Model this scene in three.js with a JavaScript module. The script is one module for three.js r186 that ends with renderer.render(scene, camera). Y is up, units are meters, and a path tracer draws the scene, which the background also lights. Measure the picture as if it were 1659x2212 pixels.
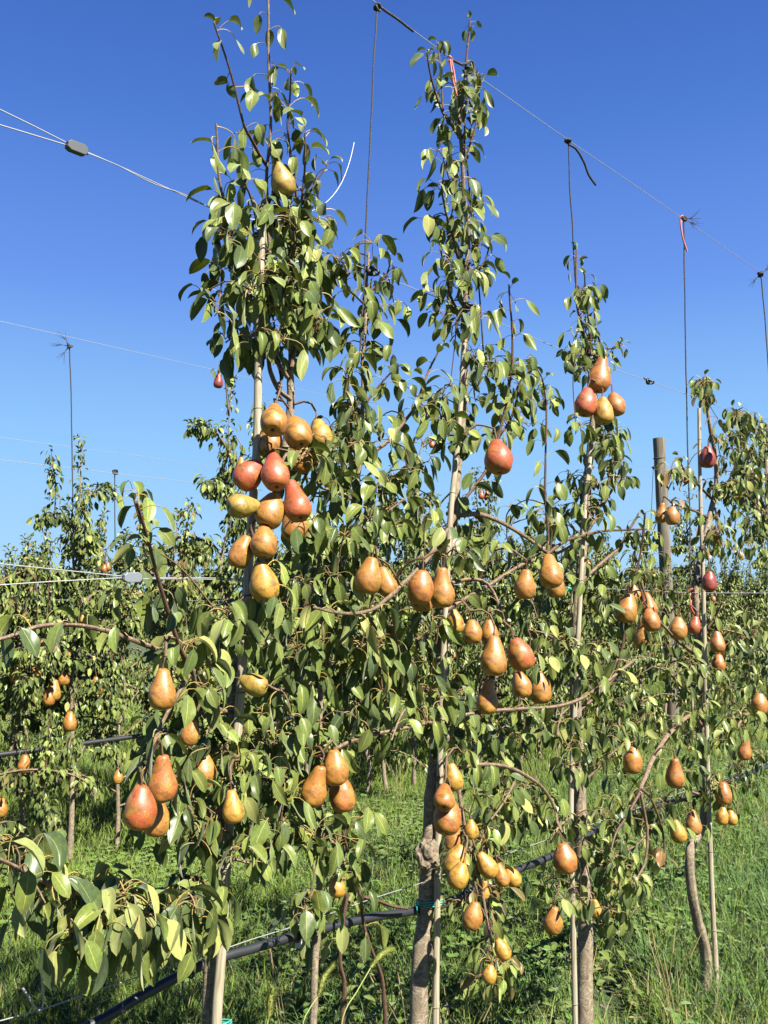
import * as THREE from 'three';
import { mergeGeometries } from 'three/addons/utils/BufferGeometryUtils.js';
import { ImprovedNoise } from 'three/addons/math/ImprovedNoise.js';

// ---------------------------------------------------------------- camera, sky, sun, exposure
const EXPOSURE = 4.0;
const EYE = 1.65, PITCH = THREE.MathUtils.degToRad(5.67), FOCAL = 1999, CX = 829.5, CY = 1106;
const scene = new THREE.Scene();
const camera = new THREE.PerspectiveCamera(57.9, 0.75, 0.05, 900);
camera.position.set(0, EYE, 0);
camera.rotation.x = PITCH;
const renderer = new THREE.WebGLRenderer({ antialias: true });
renderer.toneMapping = THREE.LinearToneMapping;
renderer.toneMappingExposure = EXPOSURE;
renderer.shadowMap.enabled = true;

const V = (x, y, z) => new THREE.Vector3(x, y, z);
const SUN = V(0.46, 0.72, 0.52).normalize();
const sun = new THREE.DirectionalLight(new THREE.Color(1, 0.94, 0.82), 5);
sun.position.copy(SUN).multiplyScalar(40); sun.castShadow = true; sun.shadow.radius = 1;
sun.shadow.camera.left = sun.shadow.camera.bottom = -25; sun.shadow.camera.right = sun.shadow.camera.top = 25; sun.shadow.camera.far = 120;
scene.add(sun); scene.add(sun.target);

const srgb = (r, g, b) => new THREE.Color().setRGB(r / 255, g / 255, b / 255, THREE.SRGBColorSpace);
{ // clear blue sky: deep overhead, paler towards the horizon
  const w = 64, h = 256, data = new Float32Array(w * h * 4);
  const stops = [[-90, srgb(150, 150, 130)], [-1, srgb(175, 200, 220)], [0, srgb(182, 222, 255)], [5, srgb(165, 214, 255)], [10, srgb(147, 202, 255)], [19, srgb(108, 155, 240)], [28, srgb(80, 127, 214)], [36, srgb(65, 107, 193)], [60, srgb(50, 86, 172)], [90, srgb(38, 68, 150)]];
  for (let j = 0; j < h; j++) {
    const e = (j + 0.5) / h * 180 - 90;
    let k = 0; while (k < stops.length - 2 && e > stops[k + 1][0]) k++;
    const t = Math.min(1, Math.max(0, (e - stops[k][0]) / (stops[k + 1][0] - stops[k][0]))), c = stops[k][1].clone().lerp(stops[k + 1][1], t);
    for (let i = 0; i < w; i++) { const o = (j * w + i) * 4; data[o] = c.r / EXPOSURE; data[o + 1] = c.g / EXPOSURE; data[o + 2] = c.b / EXPOSURE; data[o + 3] = 1; }
  }
  const t = new THREE.DataTexture(data, w, h, THREE.RGBAFormat, THREE.FloatType);
  t.mapping = THREE.EquirectangularReflectionMapping; t.magFilter = THREE.LinearFilter; t.minFilter = THREE.LinearFilter; t.needsUpdate = true;
  scene.background = t; scene.environment = t;
}

// ---------------------------------------------------------------- helpers
function rng(seed) { let s = seed >>> 0; return () => { s = (s + 0x6d2b79f5) | 0; let t = Math.imul(s ^ (s >>> 15), 1 | s); t = (t + Math.imul(t ^ (t >>> 7), 61 | t)) ^ t; return ((t ^ (t >>> 14)) >>> 0) / 4294967296; }; }
const R0 = rng(7);
const rnd = (a, b, r = R0) => a + (b - a) * r();
const pick = (a, r = R0) => a[Math.floor(r() * a.length)];
const perlin = new ImprovedNoise();
const clamp = (x, a = 0, b = 1) => Math.min(b, Math.max(a, x));
const smooth = (a, b, x) => { const t = clamp((x - a) / (b - a)); return t * t * (3 - 2 * t); };

// the orchard rows run this way; the camera stands 1.74 m off the nearest one
const ROW = V(0.682, 0, -0.731), AWAY = V(-0.731, 0, -0.682);
const NEAR_ROW = 1.737, SECOND_ROW = 5.4;
const rowPoint = (s, p, y = 0) => V(ROW.x * s + AWAY.x * p, y, ROW.z * s + AWAY.z * p);
function sight(x, y) { // direction of a point of a 1659 x 2212 sketch of the view
  const u = (x - CX) / FOCAL, v = (CY - y) / FOCAL, c = Math.cos(PITCH), s = Math.sin(PITCH);
  return V(u, v * c + s, -(c - v * s));
}
function P(x, y, off = 0, row = NEAR_ROW) { // the place in a row's upright plane, off metres nearer than it
  const d = sight(x, y), t = (row - off) / d.dot(AWAY);
  return d.multiplyScalar(t).add(V(0, EYE, 0));
}
function onGround(x, y, h = 0) { const d = sight(x, y), t = (h - EYE) / d.y; return d.multiplyScalar(t).add(V(0, EYE, 0)); }
const depthOf = (p) => { const y = p.y - EYE; return -p.z * Math.cos(PITCH) + y * Math.sin(PITCH); };
const metres = (px, p) => px * depthOf(p) / FOCAL;
function seen(p) { const y = p.y - EYE, c = Math.cos(PITCH), s = Math.sin(PITCH), d = -p.z * c + y * s, up = y * c + p.z * s; return [CX + FOCAL * p.x / d, CY - FOCAL * up / d, d]; }

const used = new Map();
function numbered(name) { const n = used.get(name) ?? 0; used.set(name, n + 1); return n ? name + '_' + String(n).padStart(3, '0') : name; }
function tag(o, label, category, group, kind) {
  if (label) o.userData.label = label;
  if (category) o.userData.category = category;
  if (group) o.userData.group = group;
  if (kind) o.userData.kind = kind;
  return o;
}
function thing(name, pos, label, category, group) {
  const g = new THREE.Group(); g.name = numbered(name); g.position.copy(pos); scene.add(g);
  return tag(g, label, category, group);
}
function part(parent, name, geometry, material) { // geometry in world axes, moved to the thing's own origin
  const m = new THREE.Mesh(geometry, material); m.name = name; m.castShadow = m.receiveShadow = true;
  parent.add(m); return m;
}
const local = (g, root) => g.translate(-root.position.x, -root.position.y, -root.position.z);

// a tapered tube through points, its radius varying along it; uv in metres
function tube(points, radii, { sides = 7, step = 0.03, rough = 0, seed = 1, cap = true, wobble = 0 } = {}) {
  const curve = new THREE.CatmullRomCurve3(points, false, 'centripetal');
  const len = curve.getLength(), n = Math.max(2, Math.min(160, Math.ceil(len / step)));
  const pos = [], nor = [], uv = [], idx = [];
  let ref = V(0.3, 0.1, 1).normalize(), prevT = null;
  const c = V(), t = V(), a = V(), b = V();
  for (let i = 0; i <= n; i++) {
    const f = i / n; curve.getPoint(f, c); curve.getTangent(f, t);
    if (wobble) { c.x += wobble * perlin.noise(f * len * 9, seed, 1.3); c.z += wobble * perlin.noise(f * len * 9, seed, 7.7); }
    a.copy(ref).addScaledVector(t, -ref.dot(t)); if (a.lengthSq() < 1e-6) a.set(1, 0, 0).addScaledVector(t, -t.x); a.normalize(); ref.copy(a); b.crossVectors(t, a);
    const nr = Array.isArray(radii) ? radii.length : 2, k = f * (nr - 1), k0 = Math.min(nr - 2, Math.floor(k)), r0 = Array.isArray(radii) ? radii[k0] + (radii[k0 + 1] - radii[k0]) * (k - k0) : radii;
    for (let j = 0; j <= sides; j++) {
      const th = (j % sides) / sides * Math.PI * 2, cs = Math.cos(th), sn = Math.sin(th);
      const r = r0 * (1 + rough * perlin.noise(cs * 1.4 + seed * 3.1, sn * 1.4, f * len * 14) + rough * 0.5 * perlin.noise(cs * 3 + seed, sn * 3, f * len * 45));
      pos.push(c.x + r * (a.x * cs + b.x * sn), c.y + r * (a.y * cs + b.y * sn), c.z + r * (a.z * cs + b.z * sn));
      nor.push(a.x * cs + b.x * sn, a.y * cs + b.y * sn, a.z * cs + b.z * sn);
      uv.push(j / sides * 2 * Math.PI * Math.max(r0, 0.004), f * len);
    }
  }
  const w = sides + 1;
  for (let i = 0; i < n; i++) for (let j = 0; j < sides; j++) { const p = i * w + j; idx.push(p, p + 1, p + w, p + 1, p + w + 1, p + w); }
  if (cap) for (const end of [0, n]) {
    const m = pos.length / 3, f = end / n; curve.getPoint(f, c); curve.getTangent(f, t); if (!end) t.negate();
    pos.push(c.x, c.y, c.z); nor.push(t.x, t.y, t.z); uv.push(0, f * len);
    for (let j = 0; j <= sides; j++) { const q = (end * w + j) * 3; pos.push(pos[q], pos[q + 1], pos[q + 2]); nor.push(t.x, t.y, t.z); uv.push(0.01 * Math.cos(j), f * len + 0.01 * Math.sin(j)); }
    for (let j = 0; j < sides; j++) end ? idx.push(m, m + 1 + j, m + 2 + j) : idx.push(m, m + 2 + j, m + 1 + j);
  }
  return geo(pos, uv, idx, rough ? null : nor);
}
function geo(pos, uv, idx, nor, col) {
  const g = new THREE.BufferGeometry();
  g.setAttribute('position', new THREE.Float32BufferAttribute(pos, 3));
  g.setAttribute('uv', new THREE.Float32BufferAttribute(uv, 2));
  if (col) g.setAttribute('color', new THREE.Float32BufferAttribute(col, 3));
  g.setIndex(idx);
  if (nor) g.setAttribute('normal', new THREE.Float32BufferAttribute(nor, 3)); else g.computeVertexNormals();
  return g;
}
const pairs = (a, off = 0, row = NEAR_ROW) => { const out = []; for (let i = 0; i < a.length; i += 2) out.push(P(a[i], a[i + 1], Array.isArray(off) ? off[0] + (off[1] - off[0]) * i / Math.max(1, a.length - 2) : off, row)); return out; };

// ---------------------------------------------------------------- textures and materials
function paint(w, h, f, color = true) {
  const d = new Uint8Array(w * h * 4);
  for (let j = 0; j < h; j++) for (let i = 0; i < w; i++) { const c = f((i + 0.5) / w, (j + 0.5) / h, i, j), o = (j * w + i) * 4; for (let k = 0; k < 3; k++) d[o + k] = clamp(Array.isArray(c) ? c[k] : c, 0, 255); d[o + 3] = 255; }
  const t = new THREE.DataTexture(d, w, h); t.wrapS = t.wrapT = THREE.RepeatWrapping; t.magFilter = THREE.LinearFilter; t.minFilter = THREE.LinearMipmapLinearFilter;
  if (color) t.colorSpace = THREE.SRGBColorSpace; t.needsUpdate = true; return t;
}
// noise that repeats over the unit square
const ring = (u, v, fu, fv, s = 0) => { const a = u * Math.PI * 2, b = v * Math.PI * 2; return perlin.noise(Math.cos(a) * fu / 6.28 + 11 + s, Math.sin(a) * fu / 6.28 + Math.cos(b) * fv / 6.28 * 0.93, Math.sin(b) * fv / 6.28 + s * 1.7); };
const mix3 = (a, b, t) => [a[0] + (b[0] - a[0]) * t, a[1] + (b[1] - a[1]) * t, a[2] + (b[2] - a[2]) * t];

// a leaf's two colours: u 0..0.86 across the blade, the last strip is the stalk
function leafTexture(blade, dark, rib, stalk, spots, seed) {
  const r = rng(seed), dots = []; for (let i = 0; i < spots; i++) dots.push([rnd(0.08, 0.8, r), r(), rnd(0.004, 0.022, r), r()]);
  return paint(128, 192, (u, v) => {
    if (u > 0.88) return stalk.map((c) => c * (0.9 + 0.2 * perlin.noise(v * 30, seed, 2)));
    const s = (u - 0.43) / 0.43, a = Math.abs(s);
    let c = mix3(blade, dark, clamp(0.42 + 0.75 * perlin.noise(u * 6 + seed, v * 7, 3.1) + 0.35 * perlin.noise(u * 25, v * 25 + seed, 8)));
    const vein = Math.abs(((v * 11 - a * 3.2) % 1 + 1) % 1 - 0.5) * 2; // side veins leave the midrib at a slant
    c = mix3(c, rib, 0.3 * smooth(0.82, 1, vein) * smooth(1, 0.5, a));
    c = mix3(c, rib, 0.95 * smooth(0.075 - 0.04 * v, 0.02, a));
    c = mix3(c, rib, 0.35 * smooth(0.93, 1, a));
    for (const [x, y, q, k] of dots) { const d = Math.hypot((u - x), (v - y) * 1.5) / q; if (d < 1) c = mix3(c, k < 0.5 ? [92, 66, 40] : [190, 184, 130], 0.75 * smooth(1, 0.4, d)); }
    return c;
  });
}
const LT = {
  green: leafTexture([84, 100, 40], [56, 76, 32], [166, 166, 88], [184, 156, 74], 11, 3),
  mid: leafTexture([118, 130, 52], [86, 106, 42], [184, 182, 102], [190, 158, 76], 14, 5),
  pale: leafTexture([168, 172, 112], [146, 154, 96], [196, 194, 138], [196, 166, 90], 8, 9),
  bronze: leafTexture([150, 108, 60], [112, 92, 48], [186, 150, 90], [170, 82, 60], 14, 13),
  dead: leafTexture([70, 48, 34], [42, 30, 24], [90, 64, 44], [92, 60, 44], 4, 17),
};
const leafMat = (map, color, gloss = 0.5, t = 0.22) => new THREE.MeshPhysicalMaterial({ map, color, roughness: 0.97, transmission: t, thickness: 0, clearcoat: gloss * 0.75, clearcoatRoughness: 0.34, side: THREE.DoubleSide, ior: 1.45 });
const K = (r, g, b) => new THREE.Color().setRGB(r, g, b);
const LEAF = [
  leafMat(LT.green, K(0.66, 0.80, 0.55), 0.6), leafMat(LT.green, K(0.95, 1, 0.66), 0.6), leafMat(LT.green, K(0.76, 0.90, 0.8), 0.6), leafMat(LT.mid, K(0.86, 0.94, 0.6), 0.5),
  leafMat(LT.mid, K(1, 1, 0.75), 0.45), leafMat(LT.pale, K(0.72, 0.76, 0.55), 0.15), leafMat(LT.pale, K(0.98, 0.95, 0.66), 0.15), leafMat(LT.mid, K(1, 1, 0.55), 0.4),
  leafMat(LT.bronze, K(1, 0.95, 0.9), 0.3), leafMat(LT.dead, K(1, 1, 1), 0.1, 0.05),
];
const LEAF_MIX = leafMat(LT.mid, K(1, 1, 1), 0.45); LEAF_MIX.vertexColors = true;
const TONE = [[0.38, 0.5, 0.32], [0.55, 0.66, 0.38], [0.44, 0.56, 0.5], [0.84, 0.92, 0.6], [1, 1, 0.75], [1.3, 1.35, 1.3], [1.7, 1.6, 1.7], [1.05, 1, 0.55], [1, 0.62, 0.5], [0.4, 0.25, 0.2]];
// leaf tones drawn by chance for a kind of tree
const MIX = { near: [0, 0, 1, 1, 1, 2, 2, 3, 3, 3, 4, 4, 4, 5, 5, 6, 6, 7, 7], lush: [0, 1, 1, 3, 3, 3, 4, 4, 4, 7, 7, 5], far: [0, 0, 1, 1, 1, 2, 2, 3, 3, 3, 4, 4, 4, 5, 5, 6, 6, 7, 7], russet: [0, 0, 1, 1, 1, 2, 2, 3, 3, 3, 4, 4, 4, 5, 5, 6, 6, 7, 7, 8, 8], autumn: [1, 3, 4, 5, 6, 7, 8, 8], red: [3, 4, 7, 8, 8, 5] };

const barkTexture = (base, dark, light, seed, stretch = 1) => paint(128, 256, (u, v) => {
  const n = ring(u, v, 10, 16, seed) + 0.6 * ring(u, v, 26, 44, seed + 5), l = ring(u, v, 7, 60 * stretch, seed + 9);
  let c = mix3(base, dark, clamp(0.35 + 0.8 * n)); c = mix3(c, light, 0.75 * smooth(0.3, 0.5, l)); c = mix3(c, dark, 0.8 * smooth(0.34, 0.52, ring(u, v, 22, 30, seed + 20)));
  return c;
});
const rep = (t, u, v) => { const c = t.clone(); c.repeat.set(u, v); c.needsUpdate = true; return c; };
const barkBump = paint(128, 256, (u, v) => 128 + 70 * ring(u, v, 14, 34, 2) + 70 * ring(u, v, 40, 90, 6), false);
const std = (o) => new THREE.MeshStandardMaterial(o);
const BARK = std({ map: rep(barkTexture([146, 131, 108], [98, 86, 70], [178, 166, 144], 4), 10, 5), bumpMap: rep(barkBump, 10, 5), bumpScale: 0.0012, roughness: 0.9 });
const LIMB = std({ map: rep(barkTexture([132, 110, 88], [90, 70, 54], [166, 148, 124], 6), 12, 6), bumpMap: rep(barkBump, 12, 6), bumpScale: 0.0008, roughness: 0.8 });
const SHOOT = std({ map: rep(barkTexture([98, 70, 54], [70, 46, 36], [134, 108, 88], 8), 20, 8), roughness: 0.65 });
const TWIG = std({ map: rep(barkTexture([108, 82, 54], [80, 58, 38], [136, 116, 82], 3), 20, 8), roughness: 0.75 });
const BAMBOO = std({ map: rep(paint(128, 256, (u, v) => mix3([176, 166, 144], [134, 122, 98], clamp(0.35 + 0.5 * ring(u, v, 60, 5, 1) + 0.7 * ring(u, v, 14, 9, 4)))), 14, 2), roughness: 0.62 });
const BAMBOO_NODE = std({ color: K(0.2, 0.165, 0.11), roughness: 0.8 });
const POST = std({ map: rep(paint(256, 256, (u, v) => mix3(mix3([134, 124, 108], [92, 85, 74], clamp(0.4 + 0.8 * ring(u, v, 70, 4, 1) + 0.5 * ring(u, v, 12, 6, 4))), [60, 54, 46], 0.9 * smooth(0.32, 0.46, ring(u, v, 46, 2.4, 12)))), 2.2, 0.8), bumpMap: rep(paint(256, 256, (u, v) => 150 + 90 * ring(u, v, 70, 4, 1) - 120 * smooth(0.32, 0.46, ring(u, v, 46, 2.4, 12)), false), 2.2, 0.8), bumpScale: 0.006, roughness: 0.95 });
const WIRE = std({ color: K(0.42, 0.43, 0.44), metalness: 0.5, roughness: 0.5 });
const ZINC = std({ color: K(0.07, 0.08, 0.085), metalness: 0.2, roughness: 0.6 });
const PALE_ZINC = std({ color: K(0.2, 0.225, 0.26), metalness: 0.2, roughness: 0.55 });
const HOSE = std({ color: K(0.022, 0.024, 0.03), roughness: 0.48 });
const CORD = std({ map: rep(paint(32, 64, (u, v) => (ring(u, v, 8, 30, 2) > 0.28 ? [120, 118, 116] : [26, 25, 28])), 60, 30), roughness: 0.85 });
const PLASTIC = std({ color: K(0.016, 0.016, 0.018), roughness: 0.5 });
const RED_CORD = std({ color: K(0.62, 0.10, 0.075), roughness: 0.6 });
const PINK_CORD = std({ color: K(0.68, 0.20, 0.15), roughness: 0.6 });
const TEAL = std({ color: K(0.03, 0.40, 0.31), roughness: 0.5 });

// ---------------------------------------------------------------- leaves
// A leaf on its stalk: the stalk leaves the twig at the origin towards +z, bends over and lets the blade hang. Size in metres at scale 1.
function leafShape({ stalk = 0.04, start = 0.4, hang = -1.0, curl = -0.6, fold = 0.35, roll = 0, length = 0.058, width = 0.0138, wave = 0.0, along = 7, stalkSegs = 4, seed = 1, taper = 0.62 }) {
  const pos = [], uv = [], idx = [];
  let y = 0, z = 0;
  if (stalkSegs) {
    const r = 0.0011;
    for (let i = 0; i <= stalkSegs; i++) {
      const f = i / stalkSegs, a = start + (hang - start) * f * f, k = pos.length / 3;
      for (let j = 0; j < 3; j++) { const th = j * 2.094; pos.push(r * Math.cos(th), y + r * Math.sin(th) * Math.cos(a), z - r * Math.sin(th) * Math.sin(a)); uv.push(0.95, f); }
      if (i) for (let j = 0; j < 3; j++) { const p = k - 3 + j, q = k - 3 + (j + 1) % 3; idx.push(p, q, p + 3, q, q + 3, p + 3); }
      if (i < stalkSegs) { y += Math.sin(a) * stalk / stalkSegs; z += Math.cos(a) * stalk / stalkSegs; }
    }
  } else { y = stalk * Math.sin((start + hang) / 2); z = stalk * Math.cos((start + hang) / 2); }
  const across = along > 5 ? 4 : 2, k0 = pos.length / 3, norm = Math.pow(0.42, taper) * Math.pow(0.58, 0.85);
  for (let i = 0; i <= along; i++) {
    const f = i / along, a = hang + curl * f, w = width * Math.pow(Math.max(f, 0.0), taper) * Math.pow(1 - f, 0.85) / norm + (i === along ? 0.0002 : 0.0006);
    const sx = Math.cos(roll * (0.6 + 0.8 * f)), sn = Math.sin(roll * (0.6 + 0.8 * f)), up = [0, Math.cos(a), -Math.sin(a)];
    for (let j = 0; j <= across; j++) {
      const s = j / across * 2 - 1, lift = Math.abs(s) * fold * w + wave * w * Math.sin(f * 9 + seed * 2 + s * 1.5) * Math.abs(s), x = s * w * Math.cos(fold * 0.8);
      const side = x * sx - lift * sn, high = x * sn + lift * sx;
      pos.push(side, y + up[1] * high, z + up[2] * high); uv.push(0.43 + s * 0.42, f);
    }
    y += Math.sin(a) * length / along; z += Math.cos(a) * length / along;
  }
  const w = across + 1;
  for (let i = 0; i < along; i++) for (let j = 0; j < across; j++) { const p = k0 + i * w + j; idx.push(p, p + w, p + 1, p + 1, p + w, p + w + 1); }
  return geo(pos, uv, idx);
}
const FORMS = [
  { start: 0.5, hang: -1.25, curl: -0.35, fold: 0.35 }, { start: 0.9, hang: -0.9, curl: -0.7, fold: 0.5, roll: 0.5 }, { start: 0.2, hang: -1.4, curl: 0.15, fold: 0.25, roll: -0.6, wave: 0.12 },
  { start: 0.7, hang: -0.7, curl: -1.2, fold: 0.6, roll: 0.5, length: 0.064, width: 0.0125 }, { start: 0.3, hang: -1.1, curl: -0.2, fold: 0.15, roll: 0.9, width: 0.015 }, { start: 1.0, hang: -0.2, curl: -1.1, fold: 0.5, roll: -0.3, wave: 0.1 },
  { start: 0.4, hang: -1.35, curl: -0.1, fold: 0.7, roll: -1.0 }, { start: 0.6, hang: -0.75, curl: -0.4, fold: 0.3, roll: 0.35, width: 0.0155, length: 0.056 }, { start: 0.1, hang: -1.5, curl: -0.3, fold: 0.3, roll: 1.5 },
  { start: 0.8, hang: -1.0, curl: -0.5, fold: 0.25, roll: -0.2, wave: 0.15, width: 0.016, length: 0.062 }, { start: 0.5, hang: -1.2, curl: -0.5, fold: 0.55, roll: -1.5 }, { start: 0.3, hang: -1.3, curl: 0.35, fold: 0.45, roll: 1.1, length: 0.068, width: 0.0125, stalk: 0.048 },
  // young leaves that stand up before they curl over
  { start: 1.2, hang: 0.8, curl: -1.2, fold: 0.6, length: 0.044, width: 0.012, stalk: 0.02 }, { start: 0.9, hang: 0.3, curl: -1.5, fold: 0.5, roll: 0.4, length: 0.044, width: 0.013, stalk: 0.02 }, { start: 1.3, hang: 1.0, curl: -0.6, fold: 0.7, roll: -0.4, length: 0.04, width: 0.012, stalk: 0.018 },
];
const LEAVES = FORMS.map((f, i) => leafShape({ ...f, seed: i + 1 }));
const SMALL = FORMS.map((f, i) => leafShape({ ...f, seed: i + 1, along: 4, stalkSegs: 0 }));
const HANGING = 12, YOUNG = [12, 13, 14];
const Q = new THREE.Quaternion(), E = new THREE.Euler(0, 0, 0, 'YXZ');
function place(l, m = new THREE.Matrix4()) { E.set(l.tilt, l.yaw, l.lean); Q.setFromEuler(E); return m.compose(l.at, Q, V(l.size, l.size, l.size)); }
// many leaves as one geometry, their tone in vertex colours
function joined(list, shapes, origin) {
  const M = new THREE.Matrix4();
  let nv = 0, ni = 0; for (const l of list) { const g = shapes[l.form]; nv += g.attributes.position.count; ni += g.index.count; }
  const pos = new Float32Array(nv * 3), nor = new Float32Array(nv * 3), uv = new Float32Array(nv * 2), col = new Float32Array(nv * 3), idx = new Uint32Array(ni), v = V();
  let a = 0, b = 0;
  for (const l of list) {
    place(l, M); const g = shapes[l.form], p = g.attributes.position, n = g.attributes.normal, c = TONE[l.tone], k = l.shade ?? 1;
    for (let i = 0; i < g.index.count; i++) idx[b++] = g.index.getX(i) + a;
    uv.set(g.attributes.uv.array, a * 2);
    for (let i = 0; i < p.count; i++, a++) {
      v.fromBufferAttribute(p, i).applyMatrix4(M).sub(origin).toArray(pos, a * 3);
      v.fromBufferAttribute(n, i).transformDirection(M).toArray(nor, a * 3);
      col[a * 3] = c[0] * k; col[a * 3 + 1] = c[1] * k; col[a * 3 + 2] = c[2] * k;
    }
  }
  const g = new THREE.BufferGeometry();
  g.setAttribute('position', new THREE.BufferAttribute(pos, 3)); g.setAttribute('normal', new THREE.BufferAttribute(nor, 3)); g.setAttribute('uv', new THREE.BufferAttribute(uv, 2)); g.setAttribute('color', new THREE.BufferAttribute(col, 3)); g.setIndex(new THREE.BufferAttribute(idx, 1));
  return g;
}

// ---------------------------------------------------------------- pears
const pearSpots = []; // where the near pears show, so that few leaves cover them
function pearShape(neck, plump, bend, n, m) {
  const prof = [[0.012, -0.44], [0.06, -0.465], [0.12, -0.50], [0.22, -0.512], [0.34, -0.455], [0.445, -0.32], [0.495, -0.13], [0.5, 0.02], [0.472, 0.17], [0.418, 0.31], [0.348, 0.44], [0.285, 0.55], [0.238, 0.64], [0.186, 0.71], [0.105, 0.748], [0.03, 0.735]];
  const curve = new THREE.SplineCurve(prof.map(([r, y]) => new THREE.Vector2(y > 0.1 && y < 0.72 ? r * (1 + plump * Math.sin((y - 0.1) / 0.62 * 3.14)) : r, y > 0 ? y * neck : y)));
  const pts = curve.getPoints(m), pos = [], uv = [], idx = [];
  pts.forEach((p, i) => {
    for (let j = 0; j <= n; j++) {
      const th = (j % n) / n * Math.PI * 2, k = 1 + 0.07 * perlin.noise(Math.cos(th) * 1.1 + bend * 40, Math.sin(th) * 1.1 + neck * 9, p.y * 1.8) * 1.5 + 0.012 * Math.cos(5 * th) * smooth(0.1, -0.5, p.y);
      pos.push(p.x * k * Math.cos(th) + bend * (p.y + 0.1) * Math.abs(p.y + 0.1), p.y, p.x * k * Math.sin(th)); uv.push(j / n, i / m);
    }
  });
  const w = n + 1;
  for (let i = 0; i < m; i++) for (let j = 0; j < n; j++) { const p = i * w + j; idx.push(p, p + w, p + 1, p + 1, p + w, p + w + 1); }
  const g = geo(pos, uv, idx), N = g.attributes.normal; // close the seam
  for (let i = 0; i <= m; i++) { const a = i * w, b = a + n, v = V(N.getX(a) + N.getX(b), N.getY(a) + N.getY(b), N.getZ(a) + N.getZ(b)).normalize(); N.setXYZ(a, v.x, v.y, v.z); N.setXYZ(b, v.x, v.y, v.z); }
  const mid = (0.745 * neck - 0.512) / 2; g.translate(0, -mid, 0);
  g.userData = { mid, top: V(bend * Math.pow(0.74 * neck + 0.1, 2), 0.735 * neck - mid, 0) };
  return g;
}
const PEARS = [[1.14, 0, 0.06], [1.3, -0.06, -0.1], [1.0, 0.08, 0.04], [1.4, -0.1, 0.11], [1.1, 0.05, -0.05], [1.22, 0.08, 0.0], [0.94, 0.0, -0.07]].map(([a, b, c]) => pearShape(a, b, c, 28, 30));
const PEARLETS = [[1.15, 0, 0.05], [1.3, -0.05, -0.06]].map(([a, b, c]) => pearShape(a, b, c, 12, 12));
// russet skin with a patchy blush, fine pores and russet flecks
const PORE = paint(128, 128, (u, v) => 128 + 80 * ring(u, v, 60, 60, 4) + 60 * ring(u, v, 120, 120, 8), false);
function skin(ground, second, blush, amount, seed) {
  const r = rng(seed), pores = new Map();
  for (let i = 0; i < 1100; i++) { const x = Math.floor(r() * 255), y = Math.floor(r() * 255), q = r(); pores.set(x + 256 * y, q); pores.set(x + 1 + 256 * y, q); if (q > 0.3) pores.set(x + 256 * (y + 1), q); }
  return paint(256, 256, (u, v, i, j) => {
    const grain = 0.5 * ring(u, v, 70, 60, seed + 1) + 0.35 * ring(u, v, 130, 110, seed + 2);
    let c = mix3(ground, second, clamp(0.4 + 0.9 * ring(u, v, 8, 6, seed) + 0.5 * ring(u, v, 28, 24, seed + 3) + 0.6 * grain));
    const scar = smooth(0.36, 0.5, ring(u, v, 12, 10, seed + 31)); c = mix3(c, [96, 70, 40], 0.55 * scar);
    const b = amount * smooth(0.1, 0.85, 0.28 + 0.26 * Math.cos((u - 0.08) * 6.283) + 0.42 * smooth(0.35, 0.9, v) + 0.8 * ring(u, v, 9, 7, seed + 7) + 0.6 * grain);
    c = mix3(c, blush, clamp(b));
    c = mix3(c, second.map((x) => x * 0.72), 0.55 * smooth(0.14, 0.46, ring(u, v, 13, 16, seed + 12) + 0.55 * grain)); // russet netting
    const p = pores.get(i + 256 * j); if (p !== undefined) c = mix3(c, p < 0.6 ? [66, 44, 24] : [214, 184, 126], 0.7);
    return c;
  });
}
const SKIN = [
  skin([178, 122, 46], [144, 96, 38], [176, 70, 36], 0.75, 21), skin([180, 136, 48], [146, 106, 38], [172, 98, 42], 0.5, 22), skin([168, 144, 54], [140, 118, 42], [160, 116, 46], 0.35, 23),
  skin([178, 124, 48], [146, 102, 38], [172, 86, 40], 0.6, 24), skin([174, 112, 48], [144, 92, 42], [178, 62, 40], 0.8, 25), skin([190, 148, 50], [160, 120, 40], [172, 116, 44], 0.35, 26), skin([150, 66, 46], [124, 54, 40], [140, 34, 32], 0.9, 27),
].map((map) => new THREE.MeshPhysicalMaterial({ map, bumpMap: PORE, bumpScale: 0.0004, roughness: 0.58, clearcoat: 0.28, clearcoatRoughness: 0.32 }));
const STEM = std({ map: TWIG.map, color: K(1, 0.8, 0.62), roughness: 0.8 });
const CALYX = std({ color: K(0.045, 0.032, 0.022), roughness: 0.95 });
const calyxShape = (() => { // five dried sepals round a sunken eye
  const parts = [new THREE.SphereGeometry(0.055, 8, 5).scale(1, 0.45, 1).translate(0, -0.462, 0)];
  for (let k = 0; k < 5; k++) parts.push(new THREE.ConeGeometry(0.02, 0.085, 4).scale(1, 1, 0.4).rotateX(2.4).translate(0, -0.495, 0.052).rotateY(k * 1.257));
  return mergeGeometries(parts.map((g) => g.toNonIndexed()));
})();
const stemShape = (() => tube([V(0, -0.03, 0), V(0.015, 0.12, 0.01), V(-0.03, 0.3, 0), V(-0.04, 0.44, 0.02)], [0.045, 0.03, 0.028, 0.042], { sides: 6, step: 0.05 }))();
const UP = V(0, 1, 0);
let pearCount = 0;
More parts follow.
